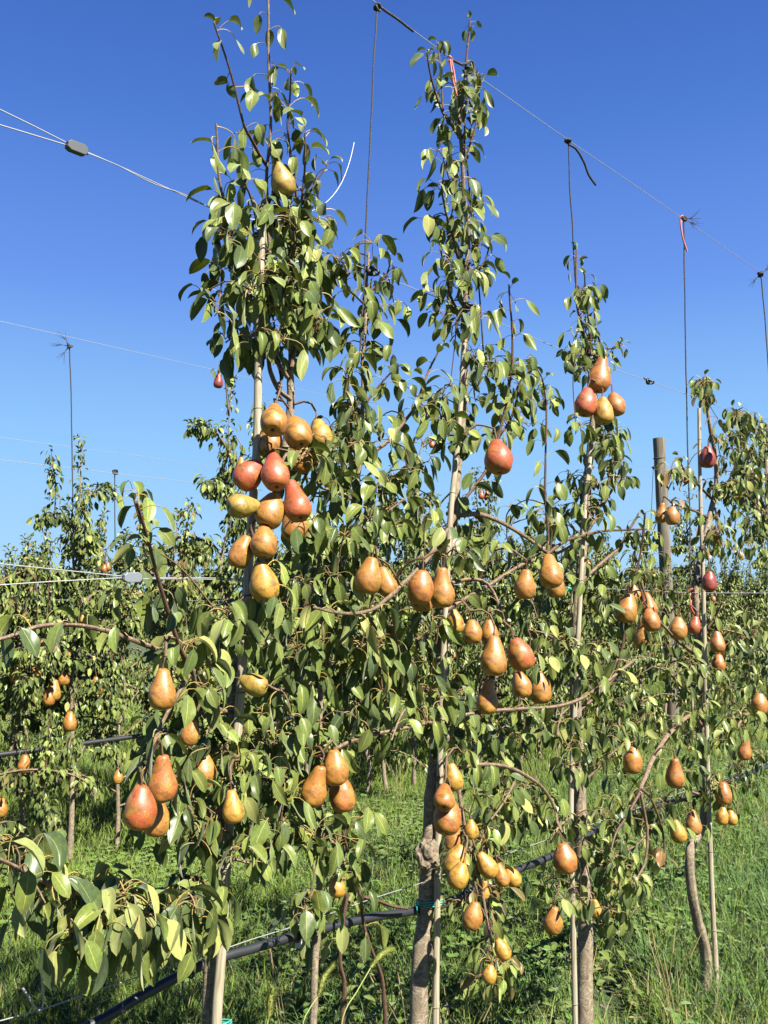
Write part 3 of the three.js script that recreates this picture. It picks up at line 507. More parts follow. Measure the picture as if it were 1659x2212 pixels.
// ---------------------------------------------------------------- the nearest row: its pears [x, y, width, lean, tilt to the viewer, skin, distance off the row, label]
for (const [tree, list] of Object.entries({
  a: [
    [609, 388, 50, -20, -10, 2, 0.04, 'olive pear alone high up among the top leaves of the bamboo stake tree'],
    [594, 903, 57, 3, 42, 1, 0.14, 'uppermost pear of the long cluster, dark calyx turned to the front'],
    [641, 933, 58, -22, 28, 1, 0.11, 'orange pear just right below the uppermost pear of the long cluster'],
    [585, 945, 53, 6, 10, 1, 0.055, 'shaded olive pear tucked behind the uppermost pear beside the bamboo stake'],
    [692, 936, 46, -12, 8, 5, 0.03, 'yellow pear half covered by leaves at the right of the long cluster'],
    [651, 984, 53, 12, 5, 1, 0.045, 'half shaded pear below the orange pair, beside a pale rosette of leaves'],
    [539, 1024, 57, 38, 8, 4, 0.08, 'reddish pear leaning over the bamboo stake, left of a red upright pear'],
    [594, 1018, 58, -10, 24, 4, 0.14, 'red pear with upright neck in the middle of the long cluster'],
    [530, 1092, 50, 80, 30, 2, 0.1, 'round olive pear seen end on, lowest left of the bamboo stake'],
    [584, 1102, 59, 10, 22, 1, 0.12, 'golden pear with a crimson patch between the round olive and a red pear'],
    [638, 1082, 57, -20, 26, 4, 0.15, 'bright red pear with two highlights at the right of the long cluster'],
    [638, 1130, 55, 5, 5, 1, 0.06, 'dark shaded pear behind and below the bright red pear'],
    [522, 1191, 48, 22, 0, 1, 0.08, 'long brown pear leaning behind a golden pear, lower left of the cluster'],
    [571, 1170, 54, -2, 10, 1, 0.13, 'smooth golden pear above the lowest pear of the long cluster'],
    [569, 1256, 60, -12, -4, 5, 0.12, 'lowest pear of the long cluster, large and yellow, just above the middle wire'],
    [352, 1488, 55, 4, -2, 1, 0.2, 'single golden pear behind a thin branch, left of the trunk at mid height'],
    [547, 1478, 46, -72, 10, 2, 0.1, 'greenish pear lying on its side in front of the trunk'],
    [349, 1681, 61, -5, -4, 3, 0.2, 'pear with flecked shadow, upper one of the low left pair'],
    [304, 1743, 66, 4, -4, 0, 0.24, 'large red-shouldered pear with striped shadow beside a pale yellow leaf'],
    [340, 1767, 50, 4, 0, 1, 0.14, 'dark shaded pear behind the large red-shouldered low pear'],
    [440, 1664, 54, 3, 0, 1, 0.08, 'shaded brown pear in the leaves right of the low left pair'],
    [412, 1582, 38, 14, 0, 1, 0.1, 'small golden pear peeping out between leaves above the low left pair'],
    [503, 1742, 44, -4, -2, 5, 0.16, 'yellow pear in front of the bamboo stake among large leaves'],
    [459, 1798, 44, 10, 0, 3, 0.1, 'brown pear low beside the bamboo stake under big leaves'],
  ],
  b: [
    [680, 1697, 54, 10, -3, 1, 0.12, 'golden pear at the left of the low bunch of three'],
    [724, 1657, 53, -4, -4, 1, 0.13, 'tall golden pear on top of the low bunch of three'],
    [738, 1713, 52, -8, 4, 3, 0.1, 'squat brown pear at the right of the low bunch of three'],
    [728, 1915, 34, -6, 0, 5, 0.04, 'yellow pear hidden by hanging pale leaves above the hose'],
  ],
  c: [
    [797, 1243, 55, 10, 0, 1, 0.2, 'russet pear left of the slanting branch, another behind it'],
    [834, 1256, 42, -14, 0, 1, 0.1, 'golden pear just right behind a russet pear, left of the slanting branch'],
    [908, 1268, 55, 6, -2, 3, 0.2, 'brown pear with a leaf on it, left one of the pair'],
    [953, 1270, 52, -6, 0, 1, 0.19, 'brown pear crossed by a dark leaf, right one of the pair under the branch fork'],
    [914, 1290, 44, 4, 0, 1, 0.1, 'shaded pear behind the pair right of the slanting branch'],
    [983, 1342, 34, -8, 0, 5, 0.06, 'yellow pear mostly covered by a leaf, upper left of the four hanging together'],
    [1021, 1364, 40, -2, -2, 1, 0.14, 'slim golden pear at the upper left of the four hanging together'],
    [1057, 1366, 38, -6, -2, 1, 0.12, 'golden pear partly hidden, behind the two largest of the four'],
    [1068, 1416, 54, 6, 0, 1, 0.2, 'plump golden pear, front left of the four hanging together'],
    [1123, 1413, 53, -22, 0, 0, 0.2, 'golden pear with a red cheek, front right of the four hanging together'],
    [1052, 1505, 45, 0, 4, 1, 0.08, 'dark red pear half hidden by a pale leaf, below the four'],
    [1126, 1478, 40, -12, 0, 1, 0.08, 'brown pear behind a leaf, right below the four hanging together'],
    [1166, 1484, 46, -4, 0, 1, 0.04, 'shaded olive pear deep in leaves, right below the four'],
    [1077, 986, 59, -2, 10, 4, 0.16, 'single reddish pear under hanging leaves beside a thin upright shoot'],
    [978, 1678, 40, -14, 0, 5, 0.1, 'yellow pear beside the trunk above the end-on pear'],
    [960, 1719, 43, 10, 52, 3, 0.16, 'pear seen end on with its calyx showing, beside the trunk'],
    [966, 1762, 58, 4, 24, 3, 0.15, 'round orange pear under the end-on pear, above the burl'],
    [980, 1806, 38, 4, 0, 1, 0.08, 'dark olive pear below the round orange pear'],
    [1018, 1791, 29, -4, -2, 5, 0.13, 'slim yellow pear on the hanging branch right of the round orange pear'],
    [985, 1856, 43, 24, 6, 5, 0.13, 'yellow pear high on the left of the hanging branch beside the burl'],
    [992, 1891, 43, 20, 0, 5, 0.16, 'yellow pear crossed by the lower wire'],
    [1050, 1868, 40, -36, 0, 5, 0.17, 'yellow pear slanting to the right of the hanging branch'],
    [1083, 1889, 31, -10, 0, 1, 0.13, 'dull golden pear between the slanting yellow pear and the rightmost of them'],
    [1106, 1893, 33, -32, 0, 5, 0.14, 'small yellow pear farthest right on the hanging branch'],
    [1045, 1922, 24, 0, 0, 5, 0.12, 'small yellow pear behind a curled brown leaf on the hanging branch'],
    [1022, 1977, 41, 14, -3, 1, 0.2, 'golden long-necked pear hanging alone below the hose end'],
    [1084, 2050, 31, -26, 0, 5, 0.2, 'small orange pear near the drooping end of the hanging branch'],
    [1058, 2104, 30, 8, 0, 5, 0.19, 'lowest pear of all, yellow behind spotted leaves'],
    [1134, 1262, 44, 4, -3, 1, 0.2, 'long-necked pear with a blushed side, left of the two under the arching branch'],
    [1189, 1232, 48, -2, 14, 1, 0.2, 'round golden pear on the right under the arching branch'],
    [1200, 1266, 38, 0, 0, 1, 0.12, 'shaded pear behind the round golden pear under the arching branch'],
  ],
  d: [
    [1294, 809, 48, 8, 8, 3, 0.07, 'top pear of the four bunched in the upper right tree'],
    [1266, 868, 45, 12, 6, 4, 0.06, 'left pear of the four bunched in the upper right tree'],
    [1303, 887, 40, 0, 8, 5, 0.1, 'lowest pear of the four bunched in the upper right tree'],
    [1329, 873, 40, -8, 6, 3, 0.08, 'right pear of the four bunched in the upper right tree'],
    [1354, 1314, 44, 8, 0, 1, 0.1, 'shaded olive pear at the left of the crowded group on the right'],
    [1400, 1305, 33, -6, 8, 3, 0.12, 'brown pear on top of another at the right of the crowded group'],
    [1405, 1339, 37, -10, 10, 3, 0.14, 'brown pear under another at the right of the crowded group'],
    [1388, 1370, 38, 0, 0, 1, 0.06, 'dark olive pear at the bottom of the crowded group on the right'],
    [1368, 1284, 34, -8, 0, 1, 0.06, 'shaded pear at the top of the crowded group on the right'],
    [1367, 1641, 38, 2, -2, 1, 0.12, 'dark olive pear alone in the shade left of the pale bent limb'],
    [1220, 1853, 49, -8, -2, 3, 0.16, 'brown pear with a leaf over it in front of the straight trunk'],
    [1195, 1987, 40, 4, -2, 1, 0.04, 'dark pear in the deep shade left of the straight trunk'],
    [1287, 1962, 24, 0, 0, 5, 0.03, 'bright orange pear showing as a sliver right of the straight trunk'],
  ],
  e: [
    [1452, 1114, 30, -2, -2, 1, 0.14, 'yellow pear in front of the grey wooden post under red leaves'],
    [1428, 1108, 26, 2, 0, 1, 0.08, 'dark pear at the left side of the grey wooden post'],
    [1528, 987, 33, 6, -2, 6, 0.06, 'red pear high beside the thin stake on the right'],
    [1532, 1255, 29, 2, 0, 6, 0.1, 'dark red pear just above the middle wire on the right'],
    [1465, 1357, 38, 8, 0, 1, 0.08, 'shaded olive pear left below the red cord'],
    [1500, 1350, 26, 8, -2, 4, 0.1, 'pinkish pear right below the red cord'],
    [1550, 1385, 31, 4, 4, 3, 0.08, 'orange pear right of the thin stake below the middle wire'],
    [1552, 1432, 28, 2, 4, 3, 0.06, 'brown pear under another right of the thin stake'],
    [1457, 1669, 38, -2, -2, 3, 0.2, 'pinkish brown pear hanging free right of the pale bent limb'],
    [1563, 1713, 33, 4, 4, 3, 0.1, 'pinkish pear above small yellow ones right of the thin stake'],
    [1560, 1762, 25, 8, 0, 5, 0.1, 'small yellow pear low right of the thin stake, left one'],
    [1580, 1766, 24, -6, 0, 5, 0.1, 'small yellow pear low right of the thin stake, right one'],
    [1463, 1795, 34, -20, -2, 5, 0.1, 'slim yellow pear behind leaves left of the crooked trunk'],
    [1498, 1776, 33, 0, 0, 1, 0.03, 'shaded brown pear close to the bend of the crooked trunk'],
  ],
  f: [
    [1640, 1520, 34, 0, 0, 1, 0.1, 'dark red pear by the right border at mid height'],
    [1608, 1618, 28, 4, 0, 3, 0.08, 'brown pear near the right border above the hose'],
  ],
})) for (const [x, y, d, lean, toward, tone, off, label] of list) pear(TREE[tree], x, y, d, lean, toward, tone, label, { off });

// leafy spurs over the parts of each crown that the view shows
{
  const { a, b, c, d, e, f } = TREE;
  for (const s of [[575, 545, 120, 110, 40], [530, 690, 55, 80, 9], [650, 690, 55, 70, 9], [650, 610, 60, 100, 14], [500, 640, 60, 60, 8], [575, 740, 70, 50, 6], [640, 470, 60, 40, 8], [690, 960, 55, 60, 8], [675, 1070, 60, 110, 16], [640, 1250, 90, 70, 16], [560, 1350, 80, 50, 8], [490, 1330, 40, 50, 4], [330, 1240, 60, 90, 5], [300, 1068, 30, 14, 1], [400, 1400, 50, 40, 3], [420, 1500, 90, 50, 8], [430, 1620, 120, 70, 24], [500, 1720, 120, 80, 24], [530, 1590, 90, 70, 16], [420, 1780, 80, 50, 12], [560, 1810, 80, 60, 14]]) a.spurs(...s);
  for (const s of [[230, 1945, 200, 40, 24], [340, 1990, 110, 50, 20], [200, 2010, 100, 40, 7], [30, 1855, 50, 30, 8], [430, 1930, 50, 40, 8]]) a.spurs(...s, { size: 1.14, off: [0.0, 0.2] });
  for (const s of [[790, 605, 75, 85, 7], [790, 720, 50, 70, 6], [780, 850, 55, 80, 9], [740, 980, 70, 80, 14], [790, 1120, 90, 70, 18], [740, 1200, 60, 60, 10], [730, 1340, 90, 60, 16], [640, 1400, 80, 60, 12], [710, 1500, 110, 70, 20], [640, 1610, 80, 60, 12], [610, 1760, 80, 70, 14], [730, 1800, 60, 70, 10], [710, 1940, 50, 70, 8], [660, 1990, 40, 40, 4]]) b.spurs(...s);
  for (const s of [[985, 270, 45, 130, 13], [985, 480, 60, 140, 18], [1000, 660, 60, 80, 13], [1010, 780, 55, 70, 9], [1000, 900, 50, 70, 10], [1130, 860, 50, 100, 10], [910, 860, 70, 50, 8], [870, 1040, 80, 90, 14], [930, 1160, 70, 60, 10], [1030, 1180, 70, 50, 8], [900, 1370, 100, 70, 20], [820, 1400, 90, 70, 18], [890, 1500, 110, 70, 22], [1040, 1610, 100, 50, 14], [1150, 1320, 70, 50, 8], [1110, 1730, 90, 60, 20], [1100, 1130, 70, 40, 4], [1090, 1570, 90, 40, 8]]) c.spurs(...s);
  c.spurs(1035, 1870, 60, 120, 30, { over: true, tones: [4, 5, 6, 7, 7, 8, 8, 9], size: 0.85 });
  c.spurs(1065, 2070, 45, 70, 12, { over: true, tones: [5, 6, 6, 7, 8, 8], size: 0.9 });
  for (const s of [[1270, 770, 45, 35, 14], [1262, 680, 24, 70, 8], [1285, 930, 55, 55, 14], [1320, 1000, 45, 60, 12], [1260, 1040, 40, 60, 8], [1230, 1120, 60, 50, 12], [1250, 1230, 90, 60, 16], [1190, 1400, 90, 70, 20], [1250, 1450, 90, 70, 18], [1300, 1330, 70, 60, 12], [1300, 1620, 90, 70, 22], [1230, 1600, 60, 60, 8], [1270, 1790, 80, 60, 14], [1320, 1930, 75, 80, 26], [1200, 1900, 40, 70, 8], [1340, 1870, 60, 60, 14]]) d.spurs(...s, { size: 0.95 });
  for (const s of [[1380, 1200, 60, 60, 10], [1410, 1260, 70, 60, 12], [1430, 1400, 90, 70, 22], [1530, 1430, 60, 80, 14], [1430, 1540, 100, 60, 18], [1490, 1620, 60, 60, 12], [1400, 1740, 60, 60, 10], [1570, 1720, 50, 50, 10], [1350, 1770, 50, 60, 8], [1470, 1780, 40, 50, 6], [1560, 1560, 40, 60, 8]]) e.spurs(...s, { size: 0.9 });
  e.spurs(1545, 1160, 45, 50, 10, { tones: MIX.red, size: 0.9 });
  e.spurs(1522, 848, 26, 28, 9, { tones: MIX.autumn, size: 0.85 });
  e.spurs(1545, 980, 30, 90, 10, { tones: MIX.autumn, size: 0.8 });
  e.spurs(1470, 1030, 30, 50, 6, { tones: MIX.autumn, size: 0.85 });
  e.spurs(1600, 1050, 40, 40, 9, { tones: MIX.autumn, size: 0.9 });
  for (const s of [[1620, 950, 50, 70, 50], [1630, 1080, 45, 70, 40], [1640, 1180, 40, 60, 18], [1610, 1500, 60, 80, 22], [1620, 1640, 40, 60, 12], [1620, 1380, 60, 70, 16]]) f.spurs(...s, { size: 0.9 });
}
let leafCount = 0;
for (const t of Object.values(TREE)) leafCount += t.done();
console.log('leaves of the nearest row', leafCount);

// ---------------------------------------------------------------- stakes, wires, hose, cords of the nearest row
function stake(xy, w0, w1, label, { off = 0.03, nodes = 0.34 } = {}) { // top to foot
  const pts = pairs(xy, off), foot = pts[pts.length - 1].clone(); foot.y = -0.03;
  if (pts[pts.length - 1].y > 0.05) pts.push(foot);
  const n = pts.length, radii = pts.map((p, i) => metres(w0 + (w1 - w0) * i / (n - 1), p) / 2);
  const o = thing('bamboo_stake', foot.clone().setY(0), label, 'stake', 'bamboo stakes beside the trunks');
  part(o, 'cane', local(tube(pts, radii, { sides: 12, step: 0.06, rough: 0.05, seed: n }), o), BAMBOO);
  const curve = new THREE.CatmullRomCurve3(pts, false, 'centripetal'), len = curve.getLength();
  for (let s = 0.14; s < len - 0.1; s += nodes * rnd(0.85, 1.15)) {
    const k = Math.min(n - 2, Math.floor(s / len * (n - 1))), r = radii[k] * 1.12, p = curve.getPointAt(s / len), t = curve.getTangentAt(s / len);
    const g = new THREE.TorusGeometry(r * 0.93, r * 0.16, 5, 14); g.lookAt(t); g.translate(p.x, p.y, p.z);
    part(o, 'node', local(g, o), BAMBOO_NODE);
  }
  return o;
}
stake([568, 478, 564, 560, 561, 640, 558, 800, 555, 960, 545, 1100, 531, 1320, 515, 1560, 490, 1850, 478, 2060, 466, 2240], 15, 24, 'stout pale bamboo stake rising past the long pear cluster to the free wire end', { off: 0.045 });
stake([1003, 735, 995, 870, 985, 1000, 975, 1090, 962, 1320, 955, 1500, 948, 1750, 944, 1960, 941, 2240], 11, 16, 'bamboo stake tied to the burl trunk with teal twine', { off: 0.035 });
stake([1277, 960, 1262, 1120, 1250, 1350, 1243, 1500, 1233, 1750, 1238, 2000, 1243, 2240], 10, 13, 'bamboo stake just left of the straight pale trunk', { off: 0.035 });
stake([1510, 882, 1511, 978, 1514, 1116, 1518, 1226, 1522, 1400, 1528, 1640, 1534, 1826, 1541, 1997, 1545, 2060], 7, 12, 'thin pale stake to the right of the crooked trunk', { off: 0.03 });

function wire(name, list, r, label, group, mat = WIRE, category = 'wire') {
  const pts = list, o = thing(name, pts[0].clone(), label, category, group);
  part(o, 'strand', local(tube(pts, r, { sides: 6, step: 0.08 }), o), mat); return o;
}
function strand(o, pts, r, mat = WIRE, name = 'strand') { return part(o, name, local(tube(pts, r, { sides: 6, step: 0.02 }), o), mat); }
const onRow = (xy, off = 0.0, row = NEAR_ROW) => pairs(xy, off, row);
// top wire
wire('trellis_wire', onRow([740, -48, 815, 8, 893, 66, 975, 126, 1040, 171, 1228, 303, 1350, 386, 1473, 471, 1643, 589, 1800, 700]), 0.0013, 'steel top wire slanting down from the upper middle to the right', 'trellis wires of the nearest row');
// second wire with its doubled left end
const second = wire('trellis_wire', onRow([165, 319, 260, 360, 380, 415, 470, 455, 530, 471, 590, 482, 640, 512, 690, 540, 760, 569, 880, 618, 940, 641, 1075, 696, 1240, 767, 1400, 823, 1480, 851, 1659, 916, 1760, 950]), 0.0012, 'second steel wire from the grip at the upper left down to the right', 'trellis wires of the nearest row');
strand(second, onRow([-60, 208, 60, 266, 165, 319]), 0.0013); strand(second, onRow([-60, 252, 60, 288, 165, 320]), 0.0013);
strand(second, onRow([165, 321, 230, 347, 262, 361, 330, 396, 400, 421, 470, 457, 510, 468, 540, 474, 580, 477, 616, 474], 0.012), 0.0012);
strand(second, onRow([616, 474, 660, 462, 705, 437, 735, 400, 755, 350, 765, 308], 0.012), 0.0012, WIRE, 'free_end');
// middle wire
const middle = wire('trellis_wire', onRow([286, 1247, 380, 1248, 474, 1249, 560, 1252, 622, 1253, 738, 1256, 981, 1263, 1049, 1266, 1290, 1271, 1490, 1280, 1659, 1281, 1750, 1282], 0.012), 0.00125, 'middle steel wire running level across at eye height', 'trellis wires of the nearest row');
strand(middle, onRow([-60, 1212, 100, 1228, 286, 1247], 0.012), 0.0013); strand(middle, onRow([-60, 1268, 100, 1257, 286, 1247], 0.012), 0.0013);
strand(middle, onRow([286, 1250, 474, 1252, 600, 1258, 680, 1267, 763, 1276, 855, 1288], 0.02), 0.00125, WIRE, 'free_end');
// low wire carrying the hose
const low = wire('trellis_wire', onRow([-60, 2222, 0, 2205, 88, 2181, 193, 2145, 281, 2116, 373, 2086, 454, 2060, 550, 2027, 635, 2001, 807, 1940, 908, 1908, 953, 1891, 1013, 1873, 1099, 1843, 1290, 1776, 1480, 1709, 1534, 1689, 1659, 1647, 1760, 1612], 0.0), 0.00125, 'low steel wire just above the black irrigation hose', 'trellis wires of the nearest row');
strand(low, onRow([87, 2047, 90, 2110, 93, 2174, 84, 2184], 0.004), 0.0022, WIRE, 'bent_end'); strand(low, onRow([49, 2134, 65, 2158, 80, 2181, 93, 2180], 0.006), 0.0024, WIRE, 'bent_end');

function grip(at, dir, size, label, ZINC) {
  const o = thing('wire_grip', at, label, 'wire tensioner', 'wire tensioners of the nearest row');
  const s = new THREE.Shape(); s.moveTo(-0.5, -0.16); s.lineTo(-0.34, -0.25); s.lineTo(0.34, -0.22); s.quadraticCurveTo(0.5, -0.16, 0.5, 0); s.lineTo(0.46, 0.17); s.lineTo(0.3, 0.25); s.lineTo(-0.36, 0.2); s.lineTo(-0.5, 0.08); s.closePath();
  const body = new THREE.ExtrudeGeometry(s, { depth: 0.3, bevelEnabled: true, bevelSize: 0.03, bevelThickness: 0.04, bevelSegments: 2 }).translate(0, 0, -0.15);
  part(o, 'body', body, ZINC); for (const q of [-0.09, 0.09]) part(o, 'channel', new THREE.CylinderGeometry(0.055, 0.055, 1.12, 8).rotateZ(Math.PI / 2).translate(0, q, 0.05), ZINC);
  o.quaternion.setFromUnitVectors(V(1, 0, 0), dir.clone().normalize()); o.scale.setScalar(size);
}
grip(P(166, 320, 0.006), P(190, 331).sub(P(140, 309)), 0.043, 'grey metal wire grip where two wires meet at the upper left', ZINC);
grip(P(285, 1247, 0.016), P(305, 1248).sub(P(265, 1246)), 0.04, 'grey metal wire grip on the middle wire at the left', PALE_ZINC);

{ // the hose
  const pts = onRow([110, 2262, 203, 2212, 317, 2145, 425, 2090, 493, 2063, 542, 2050, 607, 2030, 730, 1998, 813, 1980, 902, 1966, 973, 1946, 1030, 1920, 1116, 1880, 1185, 1852, 1288, 1793, 1314, 1780, 1385, 1751, 1491, 1720, 1585, 1683, 1659, 1655, 1780, 1606], -0.012);
  const o = thing('irrigation_hose', pts[0].clone(), 'black plastic irrigation hose slung along the nearest row at knee height', 'hose');
  part(o, 'pipe', local(tube(pts, 0.0112, { sides: 12, step: 0.04, wobble: 0.003 }), o), HOSE);
  const clip = (x, y, up) => { const g = new THREE.TorusGeometry(0.0145, 0.0028, 6, 14), a = P(x, y, -0.012); g.lookAt(ROW); g.translate(a.x, a.y, a.z); const b = tube([a.clone().add(V(0, 0.014, 0)), a.clone().add(V(0.004, 0.03, 0)), a.clone().add(V(0, up, 0))], 0.0022, { sides: 5 }); part(o, 'hanger', local(mergeGeometries([g.toNonIndexed(), b.toNonIndexed()]), o), PLASTIC); };
  clip(411, 2097, 0.05); clip(640, 2021, 0.04); clip(1010, 1929, 0.05); clip(1480, 1723, 0.05);
  part(o, 'emitter', local(new THREE.CylinderGeometry(0.008, 0.01, 0.02, 10).translate(...P(646, 2036, -0.012).toArray()), o), std({ color: K(0.55, 0.55, 0.52), roughness: 0.6 }));
}
function knot(at, r, seed, mat = CORD) {
  const q = rng(seed), parts = [];
  for (let i = 0; i < 4; i++) parts.push(new THREE.TorusGeometry(r * (0.7 + 0.3 * q()), r * 0.36, 6, 12).rotateX(q() * 3).rotateY(q() * 3).translate((q() - 0.5) * r * 0.6, (q() - 0.5) * r, (q() - 0.5) * r * 0.6));
  return mergeGeometries(parts).translate(at.x, at.y, at.z);
}
function frays(at, dirs, n, len, seed) {
  const q = rng(seed), parts = [];
  for (const d of dirs) for (let i = 0; i < n; i++) { const e = d.clone().add(V(q() - 0.5, q() - 0.5, q() - 0.5).multiplyScalar(0.7)).normalize(); parts.push(tube([at, at.clone().addScaledVector(d, len * 0.35), at.clone().addScaledVector(e, len * (0.6 + 0.4 * q()))], [0.0013, 0.001, 0.0005], { sides: 4, cap: false })); }
  return mergeGeometries(parts);
}
function twine(xy, r, label, { row = NEAR_ROW, tails = [], brush, group = 'black cords hanging from the top wire' } = {}) {
  const pts = pairs(xy, 0.004, row), o = thing('hanging_cord', pts[0].clone(), label, 'cord', group);
  part(o, 'cord', local(tube(pts, r, { sides: 6, step: 0.03, wobble: 0.0015 }), o), CORD);
  part(o, 'knot', local(knot(pts[0], r * 4, xy[0] | 0), o), CORD);
  for (const t of tails) part(o, 'tail', local(tube(pairs(t, 0.006, row), r * 1.7, { sides: 6, step: 0.02, wobble: 0.001 }), o), CORD);
  if (brush) part(o, 'frayed_end', local(frays(pts[0], brush.map((b) => V(...b).normalize()), 9, 0.075 * (r / 0.0024), xy[0] | 0), o), CORD);
  return o;
}
twine([815, 14, 807, 150, 800, 300, 791, 480, 787, 600, 778, 760], 0.0024, 'black cord hanging from the top wire into the slender bright green tree', { tails: [[815, 10, 830, 22, 862, 44, 893, 68]] });
twine([1228, 305, 1231, 400, 1236, 480, 1240, 560, 1246, 640, 1262, 750], 0.0027, 'black cord with a long loose tail above the tree with four bunched pears', { tails: [[1228, 312, 1244, 322, 1262, 352, 1272, 378, 1287, 400]] });
twine([1477, 474, 1479, 620, 1481, 760, 1483, 860, 1486, 1000, 1490, 1130, 1491, 1276], 0.0029, 'black cord with a bristly end and long drop beside the wooden post', { brush: [[1, 0.25, -0.2], [1, -0.35, -0.2]] });
twine([1643, 592, 1649, 650, 1656, 740, 1664, 860], 0.003, 'black cord at the right border under a small frayed knot', { brush: [[-0.6, -0.6, 0], [0.4, 0.3, 0]] });
twine([1012, 150, 1004, 300, 1015, 420, 1024, 520, 1034, 620, 1044, 760], 0.0026, 'dark cord threaded down through the leader of the burl-trunked tree', { tails: [[975, 128, 1000, 140, 1020, 132, 1024, 152, 1010, 165, 1000, 150]] });
twine([590, 480, 575, 540, 580, 620, 592, 700, 604, 780, 607, 840], 0.0026, 'dark cord running beside the bamboo stake down from the second wire', { tails: [[560, 470, 585, 430, 600, 395]] });

function tie(name, list, label, category, mat, r, group) {
  const o = thing(name, list[0][0].clone(), label, category, group);
  list.forEach((pts, i) => part(o, i ? 'tail' : 'loop', local(tube(pts, r, { sides: 6, step: 0.01 }), o), mat)); return o;
}
function loopRound(x, y, w, off, turns, drop) { // wraps round a trunk and its stake
  const c = P(x, y, off), r = metres(w, c) / 2, pts = [];
  for (let i = 0; i <= turns * 14; i++) { const a = i / 14 * 6.283; pts.push(c.clone().add(V(Math.cos(a) * r, -i / 14 * drop + 0.004 * Math.cos(a), Math.sin(a) * r * 0.62))); }
  return pts;
}
tie('tie_cord', [[P(966, 124), P(972, 122, 0.02), P(978, 130, 0.01), P(975, 138, -0.01), P(968, 130)], pairs([975, 128, 982, 165, 988, 215], 0.02), pairs([972, 128, 978, 170, 990, 218], 0.03)], 'pink-red cord knotted on the top wire at the leader of the burl-trunked tree', 'cord', PINK_CORD, 0.0028);
tie('tie_cord', [[P(1468, 470), P(1474, 466, 0.01), P(1476, 476), P(1470, 480)], pairs([1470, 474, 1471, 490, 1475, 515, 1484, 543], 0.012)], 'pale red cord dangling from the top wire at the bristly black cord', 'cord', PINK_CORD, 0.0036);
tie('tie_cord', [[P(1488, 1277, 0.02), P(1494, 1272, 0.03), P(1500, 1279, 0.02), P(1494, 1290, 0.03), P(1489, 1284, 0.02)], pairs([1493, 1285, 1496, 1308, 1494, 1330], 0.02), pairs([1496, 1285, 1492, 1310, 1499, 1326], 0.03)], 'bright red cord looped on the middle wire at the right', 'cord', RED_CORD, 0.0036);
tie('tie_cord', [loopRound(930, 1942, 62, 0.01, 3, 0.006), pairs([900, 1958, 902, 1985, 898, 1998], 0.01)], 'teal twine wrapped three times round the burl trunk and its stake', 'twine', TEAL, 0.0016, 'green ties on trunks and stakes');
tie('tie_cord', [loopRound(1246, 1634, 30, 0.01, 2, 0.006)], 'small teal tie on the stake of the straight-trunked tree', 'twine', TEAL, 0.0016, 'green ties on trunks and stakes');
tie('tie_cord', [loopRound(1524, 1552, 26, 0.01, 2, 0.007), pairs([1530, 1552, 1542, 1548, 1550, 1560], 0.02)], 'green tie on the thin stake at the right', 'twine', TEAL, 0.0018, 'green ties on trunks and stakes');
tie('tie_cord', [loopRound(470, 2206, 60, 0.02, 2, 0.006)], 'teal tie low on the stout bamboo stake', 'twine', TEAL, 0.0016, 'green ties on trunks and stakes');
// clips that hold leaders to the wires
for (const [x, y, s, label, mat] of [
  [800, 585, 1, 'black plastic clip holding the slender green tree to the second wire', PLASTIC], [736, 1258, 1.1, 'black plastic clip on the middle wire at the slender green tree', PLASTIC], [1010, 662, 1.1, 'black plastic clip on the second wire at the burl-trunked tree', PLASTIC],
  [628, 485, 1.1, 'black plastic clip on the second wire at the tallest tree', PLASTIC], [1270, 768, 1.1, 'black plastic clip on the second wire under the upright shoots', PLASTIC], [1400, 824, 0.9, 'loose black clip on the second wire against open sky', PLASTIC],
  [1528, 868, 1, 'black plastic clip at the tip of the crooked-trunk tree', PLASTIC], [1215, 1269, 1.1, 'green plastic clip on the middle wire right of centre', TEAL], [1508, 1252, 1.3, 'black plastic clip on the middle wire beside the dark red pear', PLASTIC],
]) {
  const at = P(x, y, 0.012), o = thing('wire_clip', at, label, 'clip', 'plastic clips on the wires'), k = 0.012 * s;
  const g1 = new THREE.TorusGeometry(k, k * 0.32, 6, 14).scale(1, 1, 1.6); part(o, 'ring', g1.rotateY(0.8), mat);
  part(o, 'ring', new THREE.TorusGeometry(k * 0.9, k * 0.3, 6, 14).rotateX(1.2).translate(k * 1.1, -k * 0.5, k * 0.4), mat);
  part(o, 'jaw', new THREE.CapsuleGeometry(k * 0.35, k * 2.2, 3, 8).rotateZ(1.2).translate(-k * 0.4, k * 0.9, 0), mat);
}

// ---------------------------------------------------------------- the rows behind
const FAR_SKIN = SKIN;
